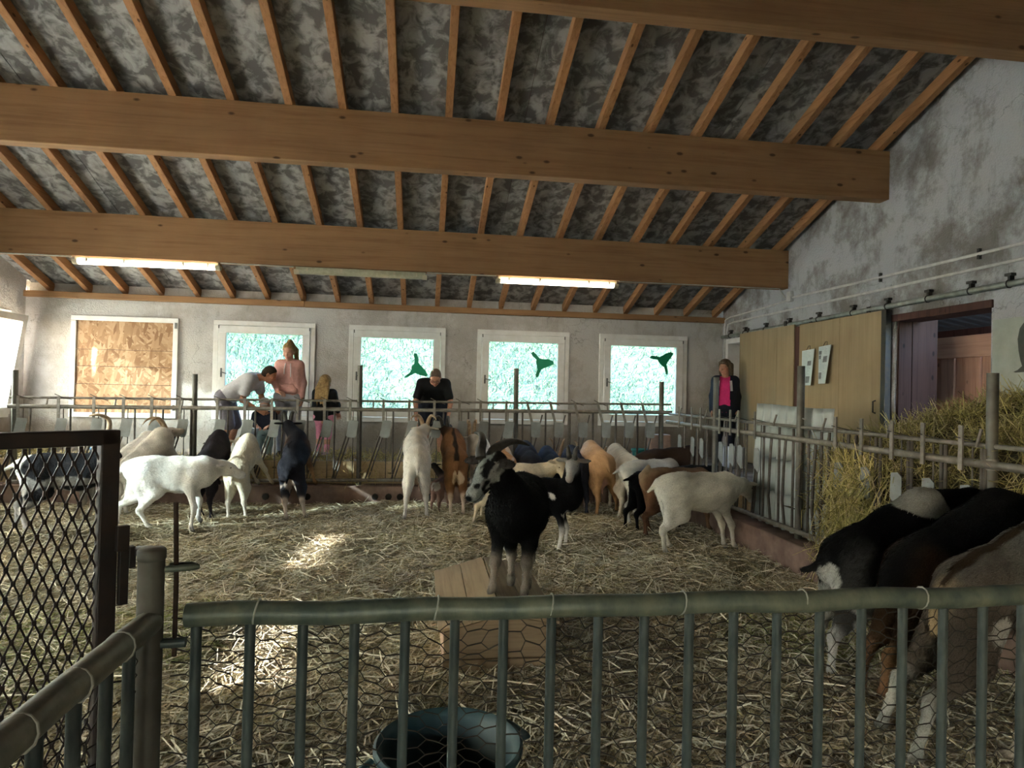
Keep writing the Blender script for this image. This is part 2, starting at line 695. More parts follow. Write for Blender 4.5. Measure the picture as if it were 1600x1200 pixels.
px = RNG.uniform(-13, 11, n); py = 12.9 + 9 * RNG.random(n) ** 1.4
pz = -.45 + .48 * (py - 12.6) + .12 * np.sin(px * .9 + py * .7) * np.minimum((py - 12.2) / 3, 1) + .09
dirs = np.stack([RNG.normal(0, .8, n), RNG.normal(-.35, .5, n), np.ones(n)], -1)
dirs /= np.linalg.norm(dirs, axis=1)[:, None]
cc = np.array([.050, .080, .050]) * RNG.uniform(.82, 1.15, (n, 1)) + RNG.uniform(0, .012, (n, 1)) * np.array([1.0, .95, .6])
o = strands('meadow_grass', np.stack([px, py, pz], -1), dirs, RNG.uniform(.10, .24, n), RNG.uniform(.012, .03, n), cc, .5, mat=M['blades'])
tag(o, 'sunlit long meadow grass on the slope outside the windows', 'grass', kind='stuff')

# ------------------------------------------------------------------ floor: bedding pack, feed aisles, kerbs
def hbed(x, y):
    x, y = np.asarray(x, float), np.asarray(y, float)
    return .012 + .022 * np.sin(1.7 * x + .6 * y) * np.sin(1.1 * y - .5 * x + 1) + .016 * np.sin(4.1 * x - 2.2 * y) * np.sin(3.3 * y + 1.3 * x) + .008 * np.sin(9 * x + 3 * y) * np.sin(8 * y - 4 * x)


m, t, b = nodes('trodden bedding')
b.inputs['Roughness'].default_value = .95
b.inputs['Specular IOR Level'].default_value = .1
v = coords(t)
f = noise(t, v, 1.6, 6, .65)
f2 = noise(t, coords(t, (1, .55, 1), (0, 0, .5)), 38, 5, .75, 1.2)
c1 = ramp(t, f, [(.3, (.13, .10, .06)), (.5, (.27, .22, .14)), (.7, (.40, .34, .23))])
c2 = mixc(t, ramp(t, f2, [(.42, (0, 0, 0)), (.62, (.8, .8, .8))]), c1, (.58, .50, .34))
t.links.new(c2, b.inputs['Base Color'])
bump(t, b, f2, .8, .03)
M['bedding'] = m
nx, ny = 170, 190
X, Y = np.meshgrid(np.linspace(XL, XF, nx), np.linspace(-1.5, YF, ny), indexing='ij')
V = np.stack([X, Y, hbed(X, Y)], -1).reshape(-1, 3)
i, j = np.meshgrid(np.arange(nx - 1), np.arange(ny - 1), indexing='ij')
k = (i * ny + j).ravel()
struct(link('floor', quads_mesh('floor', V, np.stack([k, k + ny, k + ny + 1, k + 1], 1)), M['bedding']))
g = MB(); g.box((XL - .3, -5.9, -.5), (XR + 1.8, YB + .3, -.1)); struct(g.build('floor_slab', M['concrete']))
g = MB(); g.box((XL, 9.47, -.1), (XR, YB, AISLE - .015)); g.box((3.66, -5.6, -.1), (XR, 9.47, AISLE - .015))
struct(g.build('floor_feed_aisle', M['concrete']))

# kerbs under the feed fences (small dark discs along the face of the back one)
M['kerb'] = plain('mud stained kerb', (.27, .185, .15), .95, (.12, .075, .06), 4, 0, .6)
g = MB(); g.box((XL, YF - .13, -.1), (XF + .12, YF + .12, .27))
kb = struct(g.build('kerb_back', M['kerb'], bevel=.012))
M['hole'] = plain('dark hollow', (.01, .008, .007), 1, (.015, .012, .01), 5)
for uu in (586, 607, 625, 672, 480, 415):
    p = at(uu, 773, y=YF - .132)
    g = MB(); g.tube([(p[0], YF - .15, .13), (p[0] + .004, YF - .10, .13)], .045, 8)
    struct(g.build('block_core', M['hole'], kb))
g = MB(); g.box((XF - .13, -5.6, -.1), (XF + .12, YF - .131, .27))
struct(g.build('kerb_side', M['kerb'], bevel=.012))
# the raised trough boards behind the fences
g = MB()
x0 = XL
kt = struct(empty('trough_board_back', (0, YF + .15, .3)))
while x0 < XF - .2:
    x1 = min(x0 + 2.4, XF + .1)
    g = MB((0, YF + .15, .3)); g.box((x0 + .004, YF + .135, .272), (x1 - .004, YF + .165, AISLE + .02))
    g.build('board', M['feedboard'], kt, bevel=.004)
    x0 = x1
kt = struct(empty('trough_board_side', (XF + .15, 6, .3)))
for y0 in np.arange(1.0, 9.2, 2.4):
    g = MB((XF + .15, 6, .3)); g.box((XF + .125, y0 + .004, .272), (XF + .15, min(y0 + 2.4, 9.42) - .004, AISLE))
    g.build('board', M['feedboard'], kt, bevel=.004)

# ------------------------------------------------------------------ walls
g = MB()
holes = [(WIN_X0 + WIN_S * i + .05, WIN_X0 + WIN_S * i + WIN_W - .05) for i in range(5)]
zt = 2.865
g.box((XL - .3, YB, -.5), (XR + .3, YB + .28, WIN_Z0 + .05))
g.box((XL - .3, YB, WIN_Z1 - .05), (XR + .3, YB + .28, zt))
xs = [XL - .3] + [q for h in holes for q in h] + [XR + .3]
for a, c in zip(xs[::2], xs[1::2]):
    g.box((a, YB, WIN_Z0 + .05), (c, YB + .28, WIN_Z1 - .05))
g.box((XL - .3, YB + .12, zt), (XR + .3, YB + .28, 3.25))
struct(g.build('wall_back', M['plaster']))
g = MB(); g.box((XL, YB - .075, 2.862), (-1.9, YB + .1, 2.955)); pl = struct(g.build('trim_1', M['beam'], bevel=.006))
g = MB(); g.box((-1.895, YB - .08, 2.86), (XR, YB + .1, 2.953)); struct(g.build('trim_2', M['beam'], bevel=.006))

RIDGE = 2.6
def roofz(y):
    return zraft(y) if y >= RIDGE else zraft(2 * RIDGE - y)
YFR = -5.7

LWIN = [(9.0, 10.52), (5.75, 7.3), (3.3, 4.9), (1.0, 2.6), (-1.4, .2)]
g = MB()
ys = [YFR] + [q for a, c in sorted(LWIN) for q in (a, c)] + [YB]
for a, c in zip(ys[::2], ys[1::2]):
    g.box((XL - .3, a, WIN_Z0), (XL, c, WIN_Z1))
g.box((XL - .3, YFR, -.5), (XL, YB, WIN_Z0))
gable = [(YFR, WIN_Z1), (YB, WIN_Z1), (YB, roofz(YB) + .14), (RIDGE, roofz(RIDGE) + .14), (YFR, roofz(YFR) + .14)]
g.prism([(XL, y, z) for y, z in gable], (-.3, 0, 0))
struct(g.build('wall_left', M['plaster']))

OPN = (5.42, 6.66)                       # open doorway in the right wall
D0 = (10.10, 10.70)
ZD = 2.54
g = MB()
for a, c in ((D0[1], YB), (OPN[1], D0[0]), (YFR, OPN[0])):
    g.box((XR, a, -.5), (XR + .28, c, ZD))
g.box((XR, OPN[0], -.5), (XR + .28, OPN[1], AISLE - .02)); g.box((XR, D0[0], -.5), (XR + .28, D0[1], AISLE - .02))
gable = [(YFR, ZD), (YB, ZD), (YB, roofz(YB) + .14), (RIDGE, roofz(RIDGE) + .14), (YFR, roofz(YFR) + .14)]
g.prism([(XR, y, z) for y, z in gable], (.28, 0, 0))
struct(g.build('wall_right', M['plaster_r']))
FILL_GAP = (-1.6, .6, 2.0)                   # unseen opening added behind the camera to let in front light
g = MB(); g.box((XL - .3, YFR - .3, -.5), (FILL_GAP[0], YFR, 3.3)); g.box((FILL_GAP[1], YFR - .3, -.5), (XR + .3, YFR, 3.3)); g.box((FILL_GAP[0], YFR - .3, FILL_GAP[2]), (FILL_GAP[1], YFR, 3.3))
struct(g.build('wall_front', M['plaster']))
portal('door_daylight', ((FILL_GAP[0] + FILL_GAP[1]) / 2, YFR - .35, FILL_GAP[2] / 2 - .1), (math.radians(90), 0, 0), FILL_GAP[1] - FILL_GAP[0], FILL_GAP[2] + .2)

# ------------------------------------------------------------------ roof: purlins, rafters, insulation boards
ceil = struct(empty('ceiling', (0, 6.8, 4.4)))
CO = (0, 6.8, 4.4)
cs_, sn_ = 1 / math.hypot(1, SLOPE), -SLOPE / math.hypot(1, SLOPE)
for kx in range(-11, 10):
    x = .198 + .535 * kx
    if x > XR - .02:
        continue
    g = MB(CO)
    dx = random.uniform(-.012, .012)
    a = (x + dx, YB + .12, zraft(YB + .12) + .06)
    c = (x + dx + random.uniform(-.01, .01), RIDGE, zraft(RIDGE) + .06)
    g.bar(a, c, .075, .12, (0, 0, 1))
    g.build('rafter', M['rafter'], ceil, bevel=.004)
for yy in (YB, 10.43, 9.27, 8.11, 6.957, 5.80, 4.643, 3.487, RIDGE):
    pass
seams = [11.03, 10.43, 9.27, 8.11, 6.957, 5.80, 4.643, 3.487, RIDGE]
xs = [XL, -3.9, -1.45, 1.0, 3.2, XR]
for a, c in zip(seams, seams[1:]):
    for x0, x1 in zip(xs, xs[1:]):
        g = MB(CO)
        za, zc = zraft(a) + .118, zraft(c) + .118
        sag = random.uniform(.0, .012)
        nsx = 6
        V, F = [], []
        for ii in range(nsx + 1):
            xx = x0 + .003 + (x1 - x0 - .006) * ii / nsx
            for q in range(5):
                s_ = q / 4
                yy = a + (c - a) * s_
                zz = za + (zc - za) * s_ + (.012 - (sag + .006 * math.sin(ii * 2.1 + a)) * math.sin(math.pi * s_))
                if q == 4: zz += .006
                V.append((xx, yy - (.004 if q == 4 else 0), zz))
        for ii in range(nsx):
            for q in range(4):
                F.append((ii * 5 + q, ii * 5 + q + 1, (ii + 1) * 5 + q + 1, (ii + 1) * 5 + q))
        g.add(V, F)
        o = g.build('insulation_board', M['insul'], ceil)
        sd = o.modifiers.new('thick', 'SOLIDIFY'); sd.thickness = .012; sd.offset = 1
g = MB(CO)
g.prism([(XL - .6, YB + .5, zraft(YB + .5) + .17), (XL - .6, RIDGE, zraft(RIDGE) + .17), (XL - .6, YFR - .5, zraft(2 * RIDGE - YFR + .5) + .17),
         (XL - .6, YFR - .5, zraft(2 * RIDGE - YFR + .5) + .25), (XL - .6, RIDGE, zraft(RIDGE) + .27), (XL - .6, YB + .5, zraft(YB + .5) + .25)], (XR - XL + 1.2, 0, 0))
g.build('roof_deck', M['dark_wood'], ceil)
for yb, zb, ztp in ((8.854, 3.159, 3.704), (6.80, 3.852, 4.397), (4.746, 4.448, 5.09)):
    g = MB()
    g.box((XL - .05, yb, zb), (XR + .05, yb + .16, ztp))
    struct(g.build('roof_beam', M['beam'], bevel=.006))

# ------------------------------------------------------------------ windows of the back wall
def ring(g, x0, x1, z0, z1, wd, y0, y1):
    g.box((x0, y0, z0), (x1, y1, z0 + wd)); g.box((x0, y0, z1 - wd), (x1, y1, z1))
    g.box((x0, y0, z0 + wd), (x0 + wd, y1, z1 - wd)); g.box((x1 - wd, y0, z0 + wd), (x1, y1, z1 - wd))


M['hinge'] = plain('grey hinge', (.2, .2, .2), .5, (.1, .1, .1), 10, .6)
M['decal'] = plain('green adhesive film', (.0, .30, .155), .5, (.0, .25, .12), 10, 0, 0)
for i in range(5):
    x0 = WIN_X0 + WIN_S * i
    x1 = x0 + WIN_W
    root = struct(empty('window_%d' % (i + 1), (x0, YB, WIN_Z0)))
    O = (x0, YB, WIN_Z0)
    g = MB(O); ring(g, x0, x1, WIN_Z0, WIN_Z1, .075, YB - .035, YB + .06)
    g.build('window_frame', M['white_pvc'], root, bevel=.005)
    if i == 0:
        z = WIN_Z0 + .07
        g = MB(O); g.box((x0 + .06, YB + .022, WIN_Z0 + .06), (x1 - .06, YB + .04, WIN_Z1 - .06)); g.build('backing_board', M['dark_wood'], root)  # added sheet, stops daylight showing through the board seams
        for zz in (at(190, 601, y=YB)[2], at(190, 573, y=YB)[2], at(190, 547, y=YB)[2], WIN_Z1 - .07):
            g = MB(O); g.box((x0 + .07, YB - .004 + random.uniform(-.006, .003), z + .004), (x1 - .07, YB + .02, zz - .003))
            g.build('strand_board', M['osb'], root)
            z = zz
        for zq in (WIN_Z0 + .12, WIN_Z1 - .16):
            g = MB(O); g.box((x1 - .05, YB - .05, zq), (x1 - .02, YB - .03, zq + .09)); g.build('hinge', M['hinge'], root)
        continue
    g = MB(O); ring(g, x0 + .08, x1 - .08, WIN_Z0 + .08, WIN_Z1 - .08, .115, YB - .05, YB + .03)
    sash = g.build('window_sash', M['white_pvc'], root, bevel=.006)
    g = MB(O); g.box((x0 + .18, YB - .012, WIN_Z0 + .18), (x1 - .18, YB - .006, WIN_Z1 - .18))
    g.build('pane', M['glass'], root)
    g = MB(O); hx = x0 + .135
    g.box((hx - .012, YB - .058, 1.72), (hx + .012, YB - .05, 1.86)); g.tube([(hx, YB - .055, 1.80), (hx, YB - .085, 1.80), (hx + .09, YB - .09, 1.775)], .008, 6)
    g.build('handle', M['hinge'], root)
    for hx, hz in ((x0 + .085, WIN_Z1 - .1), (x1 - .085, WIN_Z1 - .1)):
        g = MB(O); g.cyl((hx, YB - .06, hz - .03), (hx, YB - .06, hz + .02), .009, 6); g.build('hinge', M['hinge'], root)
    portal('window_daylight', ((x0 + x1) / 2, YB + .1, (WIN_Z0 + WIN_Z1) / 2), (math.radians(-90), 0, 0), WIN_W - .3, WIN_Z1 - WIN_Z0 - .3)

def decal(pts, label):
    P = [at(u, v, y=YB - .0125) for u, v in pts]
    g = MB(P[0]); g.prism(P, (0, -.003, 0))
    o = g.build('goat_head_decal', M['decal'], loc=tuple(P[0]))
    tag(o, label, 'window sticker', 'goat head silhouettes on the window panes')


c3 = lambda L: [(600 + a / 4, 540 + c / 4) for a, c in L]
decal(c3([(190, 48), (205, 50), (215, 75), (213, 105), (235, 130), (262, 160), (273, 185), (262, 193), (230, 185), (195, 172), (175, 180), (145, 200), (128, 202), (132, 190), (160, 170), (172, 150), (172, 130), (190, 112), (192, 85), (186, 65)]),
      'green goat head silhouette with nose pointing down right, above the man in black')
decal(c3([(918, 45), (935, 38), (960, 65), (972, 80), (1000, 85), (1030, 85), (1058, 98), (1062, 115), (1045, 125), (1005, 140), (985, 148), (975, 165), (965, 195), (952, 200), (948, 185), (958, 150), (955, 125), (950, 100), (955, 88), (930, 68)]),
      'green goat head silhouette with level nose, on the pane between the other two stickers')
decal([(920 + a / 6.665, 500 + c / 6.665) for a, c in [(628, 390), (655, 372), (700, 375), (735, 385), (760, 375), (800, 348), (850, 335), (880, 342), (878, 360), (850, 400), (820, 440), (808, 465), (820, 510), (825, 545), (815, 572), (800, 560), (785, 490), (760, 475), (740, 455), (720, 425), (715, 412), (670, 410)]],
      'green goat head silhouette with nose tipped up right, on the window nearest the corner')

# ------------------------------------------------------------------ windows of the left wall
for i, (a, c) in enumerate(LWIN):
    root = struct(empty('window_%d' % (i + 6), (XL, a, WIN_Z0)))
    O = (XL, a, WIN_Z0)
    g = MB(O)
    for q in ((a, c, WIN_Z0, WIN_Z0 + .07), (a, c, WIN_Z1 - .07, WIN_Z1), (a, a + .07, WIN_Z0 + .07, WIN_Z1 - .07), (c - .07, c, WIN_Z0 + .07, WIN_Z1 - .07)):
        g.box((XL - .08, q[0], q[2]), (XL + .03, q[1], q[3]))
    g.build('window_frame', M['white_pvc'], root, bevel=.005)
    T = Matrix.Identity(4)
    if i == 0:                            # tilted inwards at the top
        T = Matrix.Translation((XL + .03, 0, WIN_Z0 + .06)) @ Matrix.Rotation(math.radians(8.5), 4, 'Y') @ Matrix.Translation((-XL - .03, 0, -WIN_Z0 - .06))
    g = MB(O)
    a1, c1, z0, z1, wd = a + .05, c - .02, WIN_Z0 + .05, WIN_Z1 - .05, .1
    for q in ((a1, c1, z0, z0 + wd), (a1, c1, z1 - wd, z1), (a1, a1 + wd, z0 + wd, z1 - wd), (c1 - wd, c1, z0 + wd, z1 - wd)):
        g.box((XL + .0, q[0], q[2]), (XL + .06, q[1], q[3]), T)
    g.build('window_sash', M['white_pvc'], root, bevel=.005)
    g = MB(O)
    if i in (2, 3):                       # a slit stands open between the two sliding panes
        g.box((XL + .02, a1 + wd, z0 + wd), (XL + .026, c1 - wd, 1.97), T); g.box((XL + .02, a1 + wd, 2.005), (XL + .026, c1 - wd, z1 - wd), T)
    else:
        g.box((XL + .02, a1 + wd, z0 + wd), (XL + .026, c1 - wd, z1 - wd), T)
    g.build('pane', M['glass_sunny'] if i < 2 else M['glass_milky'], root)
    portal('window_daylight', (XL - .12, (a + c) / 2, (WIN_Z0 + WIN_Z1) / 2), (0, math.radians(-90), 0), WIN_Z1 - WIN_Z0 - .2, c - a - .2)

# ------------------------------------------------------------------ right wall: doorways, sliding doors, room behind
g = MB((XR, D0[0], AISLE)); f_ = .06
for q in ((D0[0] - .02, D0[0] + .05, AISLE, ZD), (D0[1] - .05, D0[1] + .03, AISLE, ZD + .03), (D0[0], D0[1], ZD - .05, ZD + .03)):
    g.box((XR - .03, q[0], q[2]), (XR + .2, q[1], q[3]))
d1 = struct(g.build('door_1', M['white_pvc'], loc=(XR, D0[0], AISLE)))
for k in range(5):
    y0 = D0[0] + .05 + k * .1
    g = MB((XR, D0[0], AISLE)); g.box((XR + .2, y0 + .003, AISLE), (XR + .225 + .008 * (k % 2), y0 + .097, ZD))
    g.build('plank', M['dark_wood'], d1)
# sliding doors
def slider(n, y0, y1, z0, z1, seam, x, hnd=None):
    root = struct(empty('door_%d' % n, (x, y1, z0)))
    O = (x, y1, z0)
    e = [y1] + seam + [y0]
    for a, c in zip(e, e[1:]):
        g = MB(O); g.box((x, c + .0025, z0), (x + .03, a - .0025, z1)); g.build('panel', M['ply'], root, bevel=.002)
    if hnd:
        g = MB(O); g.tube([(x - .004, hnd[0], hnd[1] - .07), (x - .035, hnd[0], hnd[1] - .06), (x - .035, hnd[0], hnd[1] + .06), (x - .004, hnd[0], hnd[1] + .07)], .009, 6)
        g.build('handle', M['steel_dark'], root)
    for yy in (y0 + .25, y1 - .25):
        g = MB(O); g.box((x + .005, yy - .03, z1), (x + .02, yy + .03, z1 + .07)); g.build('hanger', M['steel_dark'], root)
slider(2, 8.55, 10.14, AISLE + .02, 2.615, [9.0], XR - .075)
slider(3, 6.78, 8.43, AISLE + .02, 2.60, [7.55], XR - .07, (6.87, 1.52))
g = MB((XR, 6.7, AISLE)); g.box((XR - .09, 6.70, AISLE), (XR - .02, 6.775, 2.6)); struct(g.build('trim_3', M['steel_dark'], loc=(XR, 6.7, AISLE), bevel=.004))
g = MB((XR, 8.5, AISLE)); g.box((XR - .06, 8.43, AISLE), (XR - .02, 8.55, 2.58)); struct(g.build('trim_4', M['dark_wood'], loc=(XR, 8.5, AISLE)))
# reveal boards of the open doorway
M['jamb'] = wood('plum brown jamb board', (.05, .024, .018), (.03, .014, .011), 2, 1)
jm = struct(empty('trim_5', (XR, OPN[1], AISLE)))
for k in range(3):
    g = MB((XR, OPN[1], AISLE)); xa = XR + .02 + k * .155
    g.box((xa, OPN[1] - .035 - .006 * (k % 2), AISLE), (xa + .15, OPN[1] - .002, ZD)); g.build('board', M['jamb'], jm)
g = MB(); g.box((XR - .02, OPN[0] - .02, ZD - .075), (XR + .28, OPN[1] + .1, ZD + .0)); struct(g.build('trim_6', M['dark_wood'], bevel=.004))
# the store room behind: planked partition, lean-to roof
XP = 6.05
g = MB(); g.box((XR + .28, 3.0, -.4), (9.6, 9.6, AISLE - .02)); struct(g.build('floor_store', M['concrete']))
pt = struct(empty('wall_store', (XP, 6.6, AISLE)))
g = MB((XP, 6.6, AISLE)); g.box((XP - .03, 4.9, 2.10), (XP + .01, 8.6, 2.345)); g.build('plank', M['plank_h'], pt, bevel=.006)
y0 = 4.9; k = 0
while y0 < 8.55:
    wd = (.17, .21, .15, .2)[k % 4]
    g = MB((XP, 6.6, AISLE)); g.box((XP + (.0 if k % 2 else .022), y0 + .003, AISLE), (XP + .045, min(y0 + wd, 8.6) - .003, 2.11))
    g.build('plank', M['plank'], pt, bevel=.006)
    y0 += wd; k += 1
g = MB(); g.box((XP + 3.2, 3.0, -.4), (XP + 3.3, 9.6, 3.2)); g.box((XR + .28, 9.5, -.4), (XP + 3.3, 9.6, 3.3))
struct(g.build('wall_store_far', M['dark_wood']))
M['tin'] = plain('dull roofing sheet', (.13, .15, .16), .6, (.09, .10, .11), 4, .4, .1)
V, F = [], []
ny = 130
for i in range(ny + 1):
    yy = 5.9 + 3.7 * i / ny  # roof stops short, an added opening lets sky light onto the planks
    zz = (.022 if (i // 2) % 4 == 0 else 0)
    V += [(XR + .2, yy, 3.05 + zz), (XP + 3.3, yy, 2.35 + zz)]
for i in range(ny):
    F.append((2 * i, 2 * i + 1, 2 * i + 3, 2 * i + 2))
g = MB(); g.add(V, F); o = struct(g.build('roof_store', M['tin']))
g = MB(); g.box((XP + .55, 3.0, 2.36), (XP + .63, 9.6, 2.50)); g.box((XP + 1.6, 3.0, 2.25), (XP + 1.68, 9.6, 2.40)); struct(g.build('roof_beam_store', M['dark_wood']))
# ------------------------------------------------------------------ metals
M['rail'] = plain('worn dusty steel tube', (.29, .275, .245), .45, (.17, .15, .125), 14, .4, .15)
M['bar'] = plain('dark worn steel bar', (.125, .115, .10), .5, (.07, .055, .045), 12, .35, .12)
M['plate'] = plain('grey locking plate', (.30, .325, .33), .55, (.22, .23, .22), 9, .2, .1)
M['post'] = plain('olive grey post', (.14, .135, .115), .55, (.085, .08, .065), 8, .3, .12)
M['green_tube'] = plain('green painted tube, worn', (.19, .205, .145), .42, (.07, .095, .08), 14, .1, .3, (1, 1, .6))
M['green_bar'] = plain('green painted bar, worn', (.085, .105, .095), .42, (.035, .05, .05), 18, .1, .2, (1, 1, .4))
M['dusty_tube'] = plain('dust coated green tube', (.26, .255, .21), .5, (.16, .165, .13), 16, .1, .25)  # dust tone, plus light on the side rail put into the colour
M['wire'] = plain('rusty mesh wire', (.055, .048, .035), .7, (.03, .022, .016), 30, .3, 0)
M['gate'] = plain('black painted gate steel', (.016, .015, .016), .5, (.035, .02, .014), 14, .2, .15)
M['tie'] = plain('pale plastic tie', (.45, .46, .40), .6, (.35, .36, .3), 20, 0, 0)
_cache = {}


def shared(key, make, name, mat, parent, loc, rot=None):
    """one mesh shared by alike pieces"""
    if key not in _cache:
        g = MB(); make(g)
        me = g.mesh(name, True)
        me.materials.append(mat)
        try: me.set_sharp_from_angle(angle=math.radians(45))
        except Exception: pass
        _cache[key] = me
    o = bpy.data.objects.new(name, _cache[key])
    COL.objects.link(o)
    o.parent = parent
    o.location = loc
    if rot: o.rotation_euler = rot
    return o


def feed_fence(name, label, group, T0, T1, zr, posts, locks, extra_bars, rz, origin, tilt=0.0, bent=()):
    """fence along local x, viewer side = local -y; zr rail height, locks = (t, kind)"""
    root = empty(name, origin, rz)
    tag(root, label, 'fence', group)
    root.rotation_euler = (0, -tilt, rz)
    L = T1 - T0
    for nm, y, z, r in (('top_rail', .035, zr + .115, .016), ('main_rail', 0, zr, .027), ('bottom_rail', 0, .345, .024)):
        g = MB(); g.cyl((T0, y, z), (T1, y, z), r, 10)
        g.build(nm, M['rail'], root, True)
    for t, zp in posts:
        g = MB(); g.cyl((t, .035, .26), (t, .035, zp), .034, 12); g.build('post', M['post'], root, True)
        g = MB(); g.cyl((t, .035, zr - .035), (t, .035, zr + .035), .040, 12); g.bar((t - .05, .03, zr), (t + .05, .03, zr), .03, .03); g.build('clamp', M['rail'], root, True)
    def fixed(g): g.cyl((0, 0, .35), (0, 0, zr - .005), .0125, 7)
    def thin(g): g.cyl((0, .02, .35), (0, .02, zr - .005), .006, 6)
    def bentb(g): g.tube([(-.0, 0, .35), (-.03, -.01, .6), (.025, -.03, .95), (.0, 0, zr)], .0135, 7)
    def lever(g):
        g.bar((0, -.035, zr - .155), (0, -.035, zr + .135), .034, .012, (0, 1, 0))
    def strip(g): g.tube([(-.05, -.03, zr + .165), (.02, -.02, zr + .13), (.15, .02, zr + .085)], .005, 5)
    def stripw(g): g.bar((-.03, -.05, zr + .16), (.05, .10, zr + .12), .05, .006)
    for t, kind in locks:
        sgn = -1 if kind == 'A' else 1
        if kind == 'A':                   # open: plate sheared over twin bars leaning left
            lv = shared(name + 'lev', lever, 'lever', M['rail'], root, (t, 0, 0))
            shared(name + 'str', strip, 'trip_rod', M['bar'], lv, (0, 0, 0))
            def plate(g):
                P = [(-.008, 0, zr - .145), (.10, 0, zr - .15), (.115, 0, zr - .17), (.085, 0, zr - .36), (.065, 0, zr - .385), (-.03, 0, zr - .38), (-.05, 0, zr - .355)]
                g.prism([(a, -.045, c) for a, _, c in P], (0, .006, 0))
            shared(name + 'plA', plate, 'plate', M['plate'], root, (t, 0, 0))
            def rods(g):
                for q in (0, .042):
                    g.cyl((-.0 + q, -.025, zr - .2), (-.235 + q, -.005, .36), .0105, 7)
            shared(name + 'rdA', rods, 'lock_bars', M['bar'], root, (t, 0, 0))
        elif kind == 'B':                 # shut: lever tipped, plate upright, one leaning rod
            g = MB(); g.bar((0, -.035, zr + .135), (.075, -.035, zr - .155), .034, .012, (0, 1, 0))
            lv = g.build('lever', M['rail'], root, loc=(t, 0, 0))
            shared(name + 'str', strip, 'trip_rod', M['bar'], lv, (0, 0, 0))
            def plateb(g):
                P = [(.065, 0, zr - .15), (.19, 0, zr - .155), (.20, 0, zr - .17), (.19, 0, zr - .36), (.175, 0, zr - .375), (.085, 0, zr - .37), (.068, 0, zr - .355)]
                g.prism([(a, -.045, c) for a, _, c in P], (0, .006, 0))
            shared(name + 'plB', plateb, 'plate', M['plate'], root, (t, 0, 0))
            def rodb(g): g.cyl((.225, -.025, zr - .05), (.0, -.005, .36), .0105, 7); g.cyl((.075, -.02, zr - .15), (.06, -.005, .36), .0125, 7)
            shared(name + 'rdB', rodb, 'lock_bars', M['bar'], root, (t, 0, 0))
        else:                             # side fence: flat trip plate on top
            lv = shared(name + 'lev', lever, 'lever', M['rail'], root, (t, 0, 0))
            shared(name + 'stw', stripw, 'trip_plate', M['steel_dark'], lv, (0, 0, 0))
            def platec(g):
                P = [(.0, 0, zr - .15), (.07, 0, zr - .14), (.11, 0, zr - .17), (.11, 0, zr - .37), (.09, 0, zr - .40), (.01, 0, zr - .35), (-.01, 0, zr - .33)]
                g.prism([(a + .01, -.045, c) for a, _, c in P], (0, .006, 0))
            shared(name + 'plC', platec, 'plate', M['plate'], root, (t, 0, 0))
            def rodc(g):
                for q in (0, .042):
                    g.cyl((.03 + q, -.025, zr - .2), (-.10 + q, -.005, .36), .0105, 7)
            shared(name + 'rdC', rodc, 'lock_bars', M['bar'], root, (t, 0, 0))
        shared(name + 'fix', fixed, 'bar', M['bar'], root, (t + (.13 if kind != 'B' else -.055), 0, 0))
        shared(name + 'thn', thin, 'thin_bar', M['bar'], root, (t + (.035 if kind != 'B' else .28), 0, 0))
    for t in extra_bars:
        shared(name + 'fix', fixed, 'bar', M['bar'], root, (t, 0, 0))
    for t in bent:
        shared(name + 'bent', bentb, 'bent_bar', M['bar'], root, (t, 0, 0))
    k = T0 + .45
    while k < T1:
        def stub(g): g.cyl((0, .0, zr), (0, .035, zr + .115), .011, 6)
        shared(name + 'stub', stub, 'rail_bracket', M['rail'], root, (k, 0, 0))
        k += .83
    return root


fx = lambda u: float(at(u, 640, y=YF)[0])
lk = [(fx(u), 'A') for u in (32, 95, 150, 196, 240, 284, 342, 385, 427, 467, 509, 549, 601, 641, 680, 719, 752, 792)]
lk += [(fx(u), 'B') for u in (824, 860, 898, 934, 970, 1003)]
pz = [(fx(u), float(at(u, v, y=YF)[2])) for u, v in ((22, 572), (304, 581), (563, 570), (808, 577), (1036, 600))]
feed_fence('feed_fence', 'long worn steel feed fence with grey locking plates in front of the back windows', 'steel feed fences with head locks',
           fx(14), 3.62, 1.312, pz, lk, [], 0, (0, YF, 0), math.radians(.55))
ry = lambda u: float(at(u, 680, x=XF)[1])
# local x runs towards the camera: world y = YF - t
sl = [(YF - ry(u) , 'C') for u in (1064, 1084, 1098, 1128, 1145, 1158, 1184, 1311, 1352, 1400, 1449, 1509)]
sl += [(YF - 3.3, 'C'), (YF - 2.9, 'C')]
ps = [(YF - 7.72, 1.83), (YF - 5.88, 1.905), (YF - 3.74, 1.786), (YF - 1.7, 1.8)]
ex = [YF - ry(u) for u in (1218, 1240, 1264, 1284, 1296, 1338, 1376, 1425, 1478, 1540)]
bt = [YF - ry(u) for u in (1206, 1228, 1253, 1275)]
feed_fence('feed_fence', 'worn steel feed fence on the right, with hay piled behind it', 'steel feed fences with head locks',
           .05, 8.6, 1.21, ps, sl, ex, math.radians(-90), (XF, YF, 0), 0, bt)

